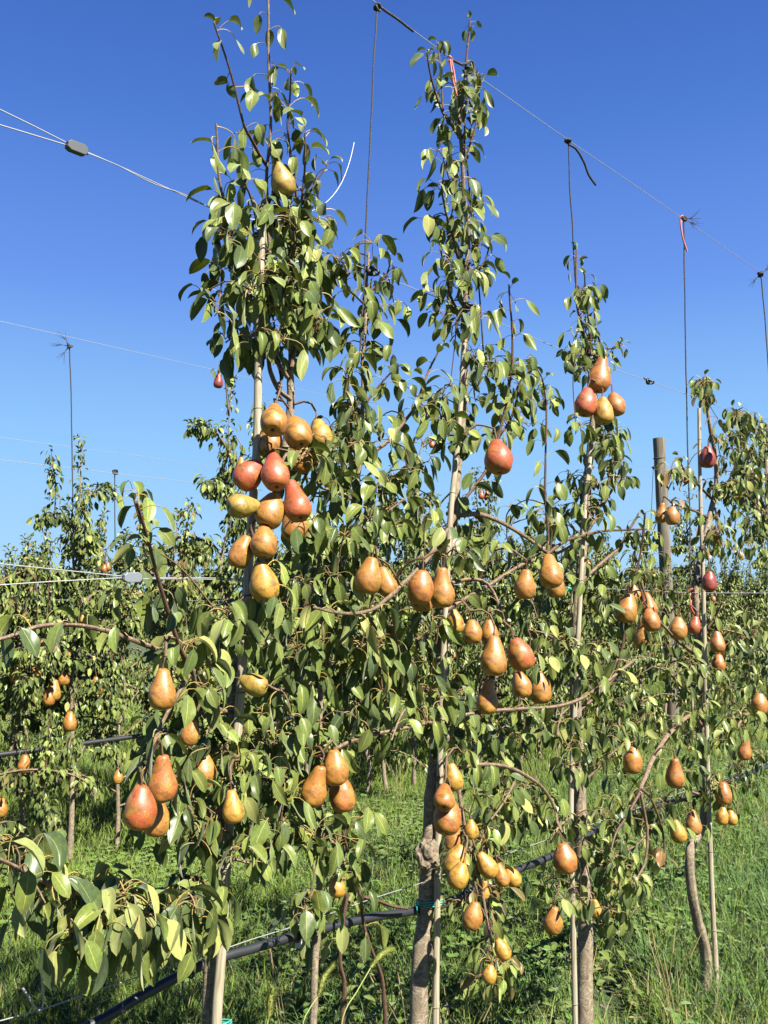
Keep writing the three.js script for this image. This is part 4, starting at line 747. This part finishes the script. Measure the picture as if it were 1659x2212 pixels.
// one tree of a row behind, built round its own foot: trunk, branches, leaves, more leaves joined
const PLAIN = FORMS.map((f, i) => leafShape({ ...f, seed: i + 1, along: 2, stalkSegs: 0, length: 0.08, width: 0.022 }));
const THIN = FORMS.map((f, i) => leafShape({ ...f, seed: i + 1, along: 3, stalkSegs: 0 }));
function farTree(seed, height, spread, nLeaves, nParts, mixName, bare) {
  const r = rng(seed), parts = [], samples = [], leaves = [];
  const trunkPts = []; for (let i = 0; i <= 7; i++) { const f = i / 7; trunkPts.push(V(rnd(-0.04, 0.04, r) * (i ? 1 : 0), f * height, rnd(-0.04, 0.04, r) * (i ? 1 : 0))); }
  parts.push(['trunk', tube(trunkPts, trunkPts.map((_, i) => 0.021 * (1 - i / 8.2)), { sides: 7, rough: 0.14, seed, step: 0.08 }), BARK]);
  const curve = new THREE.CatmullRomCurve3(trunkPts), put = (p, n, size, tones, young) => { let yaw = rnd(0, 6, r); for (let i = 0; i < n; i++) { yaw += 6.283 / n + rnd(-0.6, 0.6, r); leaves.push({ at: p.clone().add(V(rnd(-0.02, 0.02, r), rnd(-0.02, 0.02, r), rnd(-0.02, 0.02, r))), yaw, tilt: rnd(-0.4, 0.4, r), lean: rnd(-0.4, 0.4, r), size: size * rnd(0.75, 1.25, r), form: young && r() < 0.5 ? pick(YOUNG, r) : Math.floor(r() * HANGING), tone: pick(MIX[mixName], r), shade: rnd(0.75, 1.15, r) }); } };
  const nb = 15; let a = rnd(0, 6, r);
  for (let i = 0; i < nb; i++) {
    const f = 0.19 + 0.69 * i / nb, from = curve.getPoint(f); a += 2.4 + rnd(-0.4, 0.4, r);
    const len = spread * (1.15 - 0.85 * f) * rnd(0.7, 1.2, r), rise = rnd(-0.1, 0.5, r) + (f > 0.5 ? 0.35 : 0), d = V(Math.cos(a), rise, Math.sin(a) * 0.7);
    const pts = [from, from.clone().addScaledVector(d, len * 0.45).add(V(0, 0.06, 0)), from.clone().addScaledVector(d, len * 0.8), from.clone().addScaledVector(d, len).add(V(0, -0.12 * len, 0))];
    parts.push(['branch', tube(pts, [0.011, 0.008, 0.006, 0.003], { sides: 5, rough: 0.15, seed: seed + i, step: 0.06 }), LIMB]);
    const c = new THREE.CatmullRomCurve3(pts); for (let k = 2; k <= 10; k++) samples.push([c.getPoint(k / 10), 1]);
    if (r() < 0.55) { // an upright shoot from the branch
      const q = c.getPoint(rnd(0.4, 0.9, r)), h = rnd(0.3, 0.75, r) * (f < 0.6 ? 1 : 0.8), top = q.clone().add(V(rnd(-0.08, 0.08, r), h, rnd(-0.08, 0.08, r)));
      parts.push(['shoot', tube([q, q.clone().lerp(top, 0.5).add(V(rnd(-0.03, 0.03, r), 0, 0)), top], [0.006, 0.004, 0.002], { sides: 5, step: 0.08 }), SHOOT]);
      for (let k = 1; k <= 9; k++) samples.push([q.clone().lerp(top, k / 9), 0.8]);
    }
  }
  for (let k = 0; k < 16; k++) samples.push([curve.getPoint(0.5 + 0.5 * k / 15), 0.8]);
  while (leaves.length < nLeaves) { const [p, s] = pick(samples, r), low = p.y < 0.45 ? 0.3 : 1; if (r() < low) put(p, 2 + Math.floor(r() * 3), s, null, p.y > height * 0.85); }
  return { parts, leaves, nParts };
}
function makeFar(proto, shapes = SMALL) {
  const g = new THREE.Group(); g.name = 'pear_tree';
  for (const [name, geometry, mat] of proto.parts) part(g, name, geometry, mat);
  proto.leaves.slice(0, proto.nParts).forEach((l) => { const m = part(g, 'leaf', shapes[l.form], LEAF[l.tone]); m.position.copy(l.at); E.set(l.tilt, l.yaw, l.lean); m.quaternion.setFromEuler(E); m.scale.setScalar(l.size); });
  tag(part(g, 'foliage', joined(proto.leaves.slice(proto.nParts), proto.nParts ? THIN : shapes, V()), LEAF_MIX), null, null, null, 'stuff');
  return g;
}
function plant(proto, at, turn, scale, label, group) {
  const o = proto.clone(); o.name = numbered('pear_tree'); o.position.copy(at); o.rotation.y = turn; o.scale.setScalar(scale); scene.add(o);
  return tag(o, label, 'tree', group);
}
const PROTO = {
  full: makeFar(farTree(31, 2.35, 0.75, 3300, 110, 'far')), tall: makeFar(farTree(32, 3.0, 0.62, 2800, 110, 'far')), loose: makeFar(farTree(33, 2.15, 0.85, 3200, 110, 'far')), warm: makeFar(farTree(34, 2.3, 0.8, 3200, 110, 'autumn')),
};
const FAR = [farTree(41, 2.35, 0.8, 1700, 0, 'russet'), farTree(42, 2.6, 0.65, 1550, 0, 'russet'), farTree(43, 2.25, 0.85, 1700, 0, 'autumn'), farTree(44, 2.45, 0.75, 1700, 0, 'russet')].map((p) => makeFar(p, PLAIN));
const rr = rng(77);
// second row: trees where the view shows trunks or tops of their own
const footAt = (x, row = SECOND_ROW) => { const p = P(x, 1500, 0, row); return p.setY(0); };
for (const [x, kind, turn, scale, label] of [
  [-75, 'warm', 0.3, 1.0, 'loose pear tree of the second row, at the left border'], [160, 'tall', 1.2, 0.9, 'second-row pear tree with several upright shoots under a black cord at the left'],
  [372, 'warm', 2.2, 1.05, 'pear tree of the second row with a long drooping branch left of the bamboo stake'], [484, 'tall', 4.1, 1.1, 'tall thin second-row pear tree behind the bamboo stake, a red pear at its top'],
  [668, 'full', 3.3, 1.0, 'pear tree of the second row behind the long pear cluster'], [790, 'loose', 5.2, 1.02, 'pear tree of the second row behind the slender bright green tree'],
  [892, 'tall', 0.9, 0.98, 'pear tree of the second row close to the far grey post'], [1030, 'tall', 2.9, 0.98, 'upright pear tree of the second row seen right of the burl-trunked tree'],
  [1120, 'full', 4.6, 1.0, 'pear tree of the second row behind the single reddish pear'], [1210, 'loose', 1.9, 1.02, 'pear tree of the second row between the reddish pear and the bunch of four'],
  [1300, 'full', 0.2, 1.05, 'pear tree of the second row behind the straight-trunked tree'], [1385, 'warm', 3.9, 0.95, 'pear tree of the second row just left of the grey wooden post'],
  [1500, 'tall', 5.5, 1.04, 'pear tree of the second row just right of the grey wooden post'], [1580, 'full', 2.5, 1.05, 'pear tree of the second row behind the crooked trunk'],
  [48, 'full', 5.1, 0.86, 'low bushy second-row pear tree at the left under the doubled middle wire'], [262, 'full', 0.7, 0.84, 'low bushy second-row pear tree behind the long level limb at the left'], [585, 'loose', 1.1, 1.05, 'second-row pear tree just right of the bamboo stake'],
  [838, 'full', 2.0, 1.0, 'second-row pear tree behind the slanting branch'], [965, 'warm', 4.4, 1.05, 'second-row pear tree directly behind the burl-trunked tree'], [1075, 'loose', 0.2, 1.1, 'second-row pear tree behind the two tiny pears'], [1165, 'warm', 5.6, 1.08, 'second-row pear tree behind the four pears hanging together'],
  [1255, 'loose', 3.0, 1.05, 'second-row pear tree close behind the straight pale trunk'], [1342, 'full', 1.5, 1.0, 'second-row pear tree behind the crowded group of pears'], [1440, 'loose', 2.4, 1.0, 'second-row pear tree at the foot of the grey wooden post'], [1540, 'warm', 0.8, 1.0, 'second-row pear tree behind the thin pale stake'], [1625, 'loose', 1.9, 1.05, 'second-row pear tree behind the white plastic scrap'],
  [1660, 'tall', 3.6, 1.0, 'pear tree of the second row near the right border'],
]) plant(PROTO[kind], footAt(x), turn, scale * (kind === 'tall' ? 1 : 0.94), label, 'trees of the second row');
for (const [row, from, to, step, label] of [[8.9, 3.4, 25, 1.0, 'pear tree in the third row'], [12.5, 5, 36, 1.15, 'pear tree in the fourth row'], [16.2, 6.5, 46, 1.4, 'pear tree in the fifth row']])
  for (let s = from; s < to; s += step * rnd(0.85, 1.15, rr)) plant(pick(FAR, rr), rowPoint(s, row + rnd(-0.1, 0.1, rr)), rnd(0, 6.28, rr), rnd(0.85, 1.12, rr), label + ' behind, one of many alike', 'trees of the ' + label.slice(17, 29).replace(/ behind.*/, ''));

// posts
function post(x, yTop, w, row, label) {
  const top = P(x, yTop, 0, row), r = metres(w, top) / 2, foot = top.clone().setY(-0.05); foot.x += 0.09; foot.z -= 0.02;
  const o = thing('wooden_post', foot.clone().setY(0), label, 'post', 'grey wooden trellis posts');
  part(o, 'shaft', local(tube([top, top.clone().lerp(foot, 0.5), foot], [r * 0.96, r, r * 1.04], { sides: 20, step: 0.12, rough: 0.045, seed: 3 }), o), POST);
  const band = new THREE.TorusGeometry(r * 1.0, 0.004, 5, 20).rotateX(Math.PI / 2).translate(top.x, top.y - 0.26, top.z); part(o, 'wire_band', local(band, o), ZINC);
  part(o, 'staple', local(tube([top.clone().add(V(0.02, -0.5, r * 0.98)), top.clone().add(V(0.03, -0.505, r * 1.08)), top.clone().add(V(0.045, -0.5, r * 0.98))], 0.004, { sides: 5 }), o), ZINC);
}
post(1423, 947, 26, SECOND_ROW, 'weathered grey wooden post standing clear against the sky on the right');
post(899, 1040, 13, 8.9, 'slim grey wooden post partly hidden by leaves near the centre');
// wires, cords of the rows behind
for (const [row, heights, word] of [[SECOND_ROW, [3.36, 2.52, 1.69], 'second'], [8.9, [3.3], 'third']]) heights.forEach((h, i) => wire('trellis_wire', [rowPoint(-4, row, h), rowPoint(6, row, h - 0.02), rowPoint(14, row, h - 0.01), rowPoint(40, row, h)], row < 6 ? 0.0014 : 0.0016, ['thin top wire', 'thin middle wire', 'thin eye-level wire'][i] + ' of the ' + word + ' row', 'wires of the rows behind'));
const hoseBehind = thing('irrigation_hose', rowPoint(0, SECOND_ROW, 0.8), 'black irrigation hose of the second row crossing at the left', 'hose');
part(hoseBehind, 'pipe', local(tube([rowPoint(-4, SECOND_ROW - 0.05, 0.8), rowPoint(2, SECOND_ROW - 0.05, 0.78), rowPoint(4, SECOND_ROW - 0.05, 0.8), rowPoint(7, SECOND_ROW - 0.05, 0.78), rowPoint(16, SECOND_ROW - 0.05, 0.8)], 0.015, { sides: 9, step: 0.12 }), hoseBehind), HOSE);
twine([150, 748, 152, 800, 154, 860, 155, 940, 158, 1100], 0.0042, 'black cord with a frayed knot on the thin top wire at the left', { row: SECOND_ROW, brush: [[-1, 0.2, 0], [-0.6, -0.8, 0], [-0.5, 0.9, 0]], group: 'cords of the rows behind' });
twine([248, 1020, 248, 1100, 249, 1180], 0.0065, 'black cord hanging against the sky low at the left', { row: 8.9, group: 'cords of the rows behind' });
twine([1411, 1010, 1409, 1060, 1406, 1130], 0.004, 'reddish dark cord left of the grey wooden post', { row: SECOND_ROW, group: 'cords of the rows behind' });

// ---------------------------------------------------------------- pears of the rows behind
const standing = scene.children.filter((o) => /^pear_tree/.test(o.name) && /second|third/.test(o.userData.group ?? ''));
function attach(tip) { // the twig that a pear of the rows behind hangs from, grown from the tree nearest to it
  let tree = null, best = 1e9; for (const o of standing) { const d = Math.hypot(o.position.x - tip.x, o.position.z - tip.z); if (d < best) { best = d; tree = o; } }
  tree.updateMatrixWorld(true);
  const from = V(tree.position.x, Math.max(0.4, Math.min(tip.y - 0.05, 2.75 * tree.scale.y)), tree.position.z), mid = from.clone().lerp(tip, 0.55).add(V(0, 0.1 + 0.15 * best, 0)), inv = tree.matrixWorld.clone().invert();
  part(tree, 'branch', tube([from, mid, tip.clone().add(V(0, 0.03, 0)), tip].map((p) => p.applyMatrix4(inv)), [0.007, 0.005, 0.003, 0.0025], { sides: 5, step: 0.06, rough: 0.2 }), LIMB);
  for (let k = 0; k < 7; k++) { const m = part(tree, 'leaf', SMALL[k % HANGING], LEAF[pick(MIX.far, rr)]); m.position.copy(tip.clone().lerp(mid, k / 8)); m.rotation.set(rnd(-0.3, 0.3, rr), k * 2.4, 0); m.scale.setScalar(rnd(0.8, 1.2, rr)); }
}
let n = 0;
function smallPear(x, y, d, tone, row, label, group, lean = 0) {
  const at = P(x, y, 0.1, row), o = thing('pear', at, label, 'pear', group); o.scale.setScalar(metres(d, at)); o.rotation.set(0, n * 1.7, (lean - 6 + (n % 5) * 4) * Math.PI / 180); n++;
  part(o, 'flesh', PEARLETS[n % 2], FAR_SKIN[tone]); const s = part(o, 'stalk', stemShape, STEM); s.position.copy(PEARLETS[n % 2].userData.top); s.scale.set(1, 1.6, 1);
  o.updateMatrixWorld(true); attach(V(-0.04, 0.7, 0.02).add(PEARLETS[n % 2].userData.top).applyMatrix4(o.matrixWorld));
  if (d > 24) part(o, 'calyx', calyxShape, CALYX).position.y = -PEARLETS[n % 2].userData.mid;
}
for (const [x, y, d, tone, label, row] of [
  [472, 823, 21, 6, 'small red pear against the sky, left of the bamboo stake', SECOND_ROW], [151, 1558, 31, 3, 'pinkish pear alone beside the thin trunk at the left', SECOND_ROW], [34, 1454, 27, 3, 'leftmost upper pear of the loose group at the left under the long limb', SECOND_ROW],
  [76, 1457, 26, 1, 'upper pear beside a dark leaf in the loose group at the left', SECOND_ROW], [136, 1460, 28, 1, 'upper pear touching the thin trunk in the loose group at the left', SECOND_ROW], [57, 1490, 33, 1, 'largest pear at the lower left of the loose group', SECOND_ROW],
  [116, 1491, 31, 1, 'lower right pear of the loose group, just left of the thin trunk', SECOND_ROW], [106, 1506, 27, 1, 'shaded pear underneath the lower right pear of the loose group', SECOND_ROW], [210, 1481, 27, 1, 'pear with a leaf across it, right of the thin trunk at the left', SECOND_ROW],
  [53, 1650, 29, 3, 'pear hanging below the second row hose at the left', SECOND_ROW], [92, 1384, 23, 3, 'pear under the long limb at the left', SECOND_ROW], [2, 1745, 30, 1, 'pear cut by the left border', SECOND_ROW], [205, 965, 0, 0, '', 0],
  [521, 1005, 24, 1, 'golden pear of the second row peeping out behind the bamboo stake', SECOND_ROW], [255, 1678, 22, 1, 'pear in low leaves left of the low left pair', SECOND_ROW], [933, 958, 13, 4, 'tiny reddish pear in leaves left of the burl-trunked tree leader', SECOND_ROW],
  [1040, 1069, 14, 4, 'left one of two tiny pears side by side under the single reddish pear', SECOND_ROW], [1052, 1071, 14, 4, 'right one of two tiny pears side by side under the single reddish pear', SECOND_ROW], [1038, 1221, 12, 3, 'left one of two tiny pears just under the arching branch', SECOND_ROW], [1051, 1221, 12, 3, 'right one of two tiny pears just under the arching branch', SECOND_ROW],
  [571, 1615, 17, 3, 'small brown pear in the shade right of the bamboo stake', SECOND_ROW], [402, 1752, 18, 1, 'small orange pear right of the shaded low pair', SECOND_ROW],
]) if (d) smallPear(x, y, d, tone, row, label, 'named pears of the second row');
for (let i = 0; i < 34; i++) smallPear(rnd(0, 1659, rr), rnd(1190, 1420, rr), rnd(9, 15, rr), pick([3, 1, 4, 3, 3], rr), pick([SECOND_ROW, SECOND_ROW, 8.9], rr), 'small russet pear half hidden in the foliage of the rows behind', 'small pears scattered through the rows behind');

{ // a scrap of white film caught in the leaves
  const at = P(1612, 1364, 0.4, SECOND_ROW), o = thing('plastic_scrap', at, 'small white scrap of plastic caught in the foliage at the right', 'scrap'), g = new THREE.SphereGeometry(0.05, 14, 10), p = g.attributes.position;
  for (let i = 0; i < p.count; i++) { const k = 0.75 + 0.5 * perlin.noise(p.getX(i) * 40, p.getY(i) * 40, p.getZ(i) * 40); p.setXYZ(i, p.getX(i) * k * 0.7, p.getY(i) * k, p.getZ(i) * k * 0.6); }
  g.computeVertexNormals(); part(o, 'film', g, std({ color: K(0.7, 0.7, 0.7), roughness: 0.5, side: THREE.DoubleSide }));
}

// ---------------------------------------------------------------- ground and what grows on it
{
  const g = new THREE.PlaneGeometry(700, 700).rotateX(-Math.PI / 2).translate(0, 0, -100);
  const uv = g.attributes.uv; for (let i = 0; i < uv.count; i++) uv.setXY(i, uv.getX(i) * 350, uv.getY(i) * 350);
  const o = new THREE.Mesh(g, std({ map: paint(256, 256, (u, v) => mix3(mix3([62, 84, 30], [44, 58, 24], clamp(0.5 + ring(u, v, 14, 12, 3))), [96, 84, 52], 0.7 * smooth(0.2, 0.5, ring(u, v, 20, 24, 9)))), roughness: 1 }));
  o.name = 'ground'; o.receiveShadow = true; scene.add(o); tag(o, 'dark earth under the orchard grass', null, null, 'structure');
}
const gr = rng(911);
function tuft(n, height, reach, width, seed) {
  const r = rng(seed), pos = [], uv = [], idx = [];
  for (let b = 0; b < n; b++) {
    const a = r() * 6.283, x0 = rnd(-0.05, 0.05, r), z0 = rnd(-0.05, 0.05, r), h = height * rnd(0.5, 1.15, r), out = reach * rnd(0.3, 1.3, r), w = width * rnd(0.6, 1.2, r), turn = a + rnd(-0.8, 0.8, r), droop = rnd(0.1, 0.9, r);
    const cx = Math.cos(a), cz = Math.sin(a), sx = -Math.sin(turn), sz = Math.cos(turn), k = pos.length / 3;
    for (let i = 0; i <= 4; i++) { const f = i / 4, y = h * (f - droop * 0.45 * f * f * f), o = out * f * f, ww = w * (1 - Math.pow(f, 1.8)) / 2 + 0.0002; for (const s of [-1, 1]) { pos.push(x0 + cx * o + sx * ww * s, y, z0 + cz * o + sz * ww * s); uv.push((s + 1) / 2, f); } }
    for (let i = 0; i < 4; i++) { const p = k + i * 2; idx.push(p, p + 1, p + 2, p + 1, p + 3, p + 2); }
  }
  return geo(pos, uv, idx);
}
const bladeMat = (c, gloss = 0.25) => new THREE.MeshPhysicalMaterial({ color: c, roughness: 0.97, transmission: 0.22, thickness: 0, clearcoat: gloss * 0.6, clearcoatRoughness: 0.4, side: THREE.DoubleSide, ior: 1.4 });
const GRASS = bladeMat(K(1, 1, 1));
const patch = (x, z) => 0.5 + 0.5 * perlin.noise(x * 0.5, z * 0.5, 3.3) + 0.3 * perlin.noise(x * 1.9, z * 1.9, 8.1);
const strip = (p) => Math.exp(-(((p - NEAR_ROW) / 0.45) ** 2)); // sparser under the trees
const bare = (x, z, p) => gr() > 0.92 * smooth(0.02, 0.3, perlin.noise(x * 1.6, z * 1.6, 2.2) - 0.25 + 0.35 * Math.exp(-(((p - NEAR_ROW - 0.5) / 0.8) ** 2)));
function scatter(name, geometry, count, p0, p1, size, tint, label, keep = () => true, mat = GRASS) {
  const m = new THREE.Matrix4(), list = [], cols = [], q = new THREE.Quaternion();
  for (let i = 0, guard = 0; i < count && guard < count * 6; guard++) {
    const p = Math.sqrt(rnd(p0 * p0, p1 * p1, gr)), s = p * rnd(0.25, 2.9, gr) + rnd(-0.6, 0.4, gr), at = rowPoint(s, p);
    if (!keep(at.x, at.z, p)) continue; i++;
    const k = size * rnd(0.6, 1.35, gr); q.setFromAxisAngle(UP, gr() * 6.283);
    list.push(m.clone().compose(at.setY(-0.004), q, V(k, k * rnd(0.7, 1.25, gr), k))); cols.push(tint(at.x, at.z));
  }
  const o = new THREE.InstancedMesh(geometry, mat, list.length); list.forEach((x, i) => { o.setMatrixAt(i, x); o.setColorAt(i, cols[i]); });
  o.name = numbered(name); o.castShadow = o.receiveShadow = true; scene.add(o); return tag(o, label, name === 'clover' ? 'clover' : name === 'weeds' ? 'weeds' : name === 'fallen_leaves' ? 'leaves' : 'grass', null, 'stuff');
}
const green = (x, z) => { const k = patch(x, z), r = gr(); return r < 0.06 ? K(0.30, 0.27, 0.11) : K(0.085 + 0.085 * k + 0.03 * r, 0.15 + 0.10 * k + 0.04 * r, 0.008 + 0.01 * r); };
const deep = () => { const r = gr(); return K(0.05 + 0.04 * r, 0.12 + 0.07 * r, 0.014 + 0.01 * r); };
const T1 = tuft(11, 0.13, 0.07, 0.0052, 1), T2 = tuft(9, 0.24, 0.12, 0.0062, 2), T3 = tuft(14, 0.10, 0.09, 0.006, 3);
scatter('grass', T1, 26000, 1.0, 5.6, 1, green, 'short green grass between the first two rows', bare);
scatter('grass', T3, 16000, 1.0, 5.6, 1, green, 'fine lying grass between the first two rows', bare);
scatter('grass', T2, 4200, 1.0, 4.4, 1, deep, 'taller grass tufts near the tree trunks', (x, z, p) => patch(x, z) > 0.35 && gr() < 0.35 + strip(p));
scatter('grass', T1, 26000, 5.4, 11, 1.35, green, 'grass under the second and third rows');
scatter('grass', T3, 30000, 9, 24, 2.2, green, 'grass farther back between the rows');
{ // broad leaves low in the grass
  const parts = []; for (let i = 0; i < 3; i++) { const s = new THREE.Shape(); s.moveTo(0, 0); s.bezierCurveTo(0.014, 0.004, 0.016, 0.02, 0.004, 0.024); s.quadraticCurveTo(0, 0.02, -0.004, 0.024); s.bezierCurveTo(-0.016, 0.02, -0.014, 0.004, 0, 0); parts.push(new THREE.ShapeGeometry(s, 4).rotateX(-1.2).rotateY(i * 2.094).translate(0, 0.075, 0)); }
  parts.push(new THREE.CylinderGeometry(0.0008, 0.001, 0.075, 4).translate(0, 0.0375, 0)); const clover = mergeGeometries(parts.map((g) => g.toNonIndexed()));
  scatter('clover', clover, 15000, 1.0, 5.6, 1, (x, z) => K(0.09 + 0.04 * gr(), 0.165 + 0.07 * gr(), 0.016), 'clover growing through the grass in patches', (x, z) => perlin.noise(x * 0.9 + 4, z * 0.9, 5.5) > 0.02);
  const weed = []; const r = rng(5); for (let i = 0; i < 9; i++) weed.push(leafShape({ stalk: 0.02, start: 1.2, hang: 0.5 - i * 0.06, curl: -0.9, fold: 0.3, length: 0.06, width: 0.012, along: 4, stalkSegs: 0 }).rotateY(i * 2.4).translate(0, 0.02 + i * 0.016, 0));
  scatter('weeds', mergeGeometries(weed), 550, 1.0, 6, 1, (x, z) => K(0.10 + 0.04 * gr(), 0.17 + 0.06 * gr(), 0.016), 'leafy weeds standing in the grass', (x, z) => perlin.noise(x * 0.7 + 9, z * 0.7, 1.5) > 0.08);
  const stalk = mergeGeometries([0, 1, 2].map((i) => tube([V(0, 0, 0), V(0.02 * i, 0.2, 0.01), V(0.09 - 0.07 * i, 0.42, 0.05 * i)], [0.0014, 0.0012, 0.0008], { sides: 4, step: 0.08, cap: false })).concat([0, 1, 2].map((i) => tube([V(0.07 - 0.05 * i, 0.36, 0.04 * i), V(0.1 - 0.08 * i, 0.45, 0.06 * i)], [0.0026, 0.0012], { sides: 4, step: 0.05 }))));
  scatter('grass', stalk, 130, 1.1, 5, 0.9, () => K(0.30 + 0.1 * gr(), 0.28 + 0.06 * gr(), 0.12), 'thin straw-coloured seed stalks over the grass', (x, z, p) => gr() < 0.2 + strip(p));
}
{ // dropped leaves
  scatter('fallen_leaves', leafShape({ stalk: 0.02, start: 0, hang: 0, curl: 0.3, fold: 0.5, along: 4, stalkSegs: 0 }).translate(0, 0.05, 0), 700, 1.0, 6, 1, () => pick([K(0.30, 0.2, 0.07), K(0.2, 0.12, 0.05), K(0.36, 0.28, 0.1), K(0.12, 0.07, 0.04)], gr), 'brown and yellow dropped leaves lying in the grass', (x, z, p) => gr() < 0.25 + strip(p));
}
// three foxtail grasses in front
const FOX = std({ map: paint(64, 64, (u, v) => mix3([150, 152, 70], [98, 112, 42], clamp(0.5 + ring(u, v, 20, 30, 5)))), roughness: 0.9 }), FOX_STEM = std({ color: K(0.26, 0.32, 0.09), roughness: 0.7 });
[[[655, 2209, 668, 2180, 687, 2152], [687, 2152, 700, 2112, 721, 2084], 'foxtail grass head leaning right beside the thin trunk at the bottom'], [[577, 2215, 579, 2206, 580, 2199], [580, 2199, 583, 2165, 591, 2134], 'foxtail grass head standing nearly upright at the bottom'], [[741, 2197, 772, 2140, 801, 2090], [801, 2090, 822, 2064, 847, 2050], 'foxtail grass head on a long slanting stem at the bottom']].forEach(([stem, head, label], i) => {
  const s = pairs(stem, 0.1 + 0.05 * i), h = pairs(head, 0.1 + 0.05 * i), foot = s[0].clone(); foot.y = 0; foot.x -= 0.05;
  const o = thing('foxtail_grass', foot, label, 'grass', 'foxtail grasses'), q = rng(50 + i), parts = [];
  part(o, 'stem', local(tube([foot, s[0], ...s.slice(1)], 0.0014, { sides: 5, step: 0.05 }), o), FOX_STEM);
  const c = new THREE.CatmullRomCurve3(h); parts.push(tube(h, [0.003, 0.0062, 0.003], { sides: 8, step: 0.01, rough: 0.3, seed: i }));
  for (let k = 0; k < 420; k++) { const f = q(), p = c.getPoint(f), t = c.getTangent(f), a = V(q() - 0.5, q() - 0.5, q() - 0.5).cross(t).normalize(), b = p.clone().addScaledVector(a, 0.0045), e = b.clone().addScaledVector(a, 0.008).addScaledVector(t, 0.007), w = t.clone().cross(a).multiplyScalar(0.0006); parts.push(geo([b.x - w.x, b.y - w.y, b.z - w.z, b.x + w.x, b.y + w.y, b.z + w.z, e.x, e.y, e.z], [0, 0, 1, 0, 0.5, 1], [0, 1, 2])); }
  part(o, 'seed_head', local(mergeGeometries(parts), o), FOX);
});
// suckers rising from the roots
[[[833, 2209, 824, 2109, 807, 2063, 787, 2003, 778, 1937, 761, 1871, 740, 1794], 'thin bent sucker shoot beside the burl trunk reaching to the low bunch'], [[740, 2209, 744, 2123, 735, 2080, 744, 1974, 752, 1930], 'short thin sucker shoot between the slender trunk and the bent one']].forEach(([xy, label], i) => {
  const pts = pairs(xy, 0.04), foot = pts[0].clone().setY(-0.02); const o = thing('sucker_shoot', foot.clone().setY(0), label, 'shoot', 'sucker shoots');
  part(o, 'stem', local(tube([foot, ...pts], [0.0065, 0.006, 0.0055, 0.005, 0.0045, 0.004, 0.003, 0.003].slice(0, pts.length + 1), { sides: 7, step: 0.03, rough: 0.2, seed: 3 + i }), o), SHOOT);
  if (!i) part(o, 'branch', local(tube(pairs([784, 1937, 820, 1947, 850, 1958, 880, 1962], [0.04, 0.02]), [0.0055, 0.0035], { sides: 6, rough: 0.2 }), o), SHOOT);
  const c = new THREE.CatmullRomCurve3(pts); for (let k = 0; k < (i ? 3 : 9); k++) { const m = part(o, 'leaf', LEAVES[k % HANGING], LEAF[pick([1, 3, 4, 5], gr)]); m.position.copy(c.getPoint(rnd(0.45, 1, gr))).sub(o.position); m.rotation.y = k * 2.4; m.scale.setScalar(rnd(0.8, 1.15, gr)); }
});
{ // far tree line beyond the last row
  const list = [], q = new THREE.Quaternion(), m = new THREE.Matrix4(), blade = SMALL[7];
  for (let k = 0; k < 26; k++) { const c = rowPoint(20 + k * 5.5 + rnd(-2, 2, gr), 62 + rnd(-4, 4, gr)), h = rnd(2.4, 4.6, gr); for (let i = 0; i < 900; i++) { const a = rnd(0, 6.283, gr), z = rnd(-1, 1, gr), w = Math.sqrt(1 - z * z), k2 = 0.8 + 0.25 * perlin.noise(w * Math.cos(a) * 2 + k, z * 2, w * Math.sin(a) * 2); E.set(rnd(-1, 1, gr), rnd(0, 6, gr), rnd(-1, 1, gr)); q.setFromEuler(E); list.push(m.clone().compose(V(c.x + 3.2 * k2 * w * Math.cos(a), Math.max(0.2, h * 0.5 + h * 0.62 * k2 * z), c.z + 3.2 * k2 * w * Math.sin(a)), q, V(7, 7, 7))); } }
  const o = new THREE.InstancedMesh(blade, LEAF[1], list.length); list.forEach((x, i) => o.setMatrixAt(i, x)); o.name = 'treeline'; scene.add(o); tag(o, 'dark green wood on the horizon beyond the last row', 'wood', null, 'stuff');
}

const toned = new Set(); // real-world base colours for this exposure
scene.traverse((o) => { if (o.material && !toned.has(o.material)) { toned.add(o.material); o.material.color.multiplyScalar(0.62); } });
renderer.render(scene, camera);
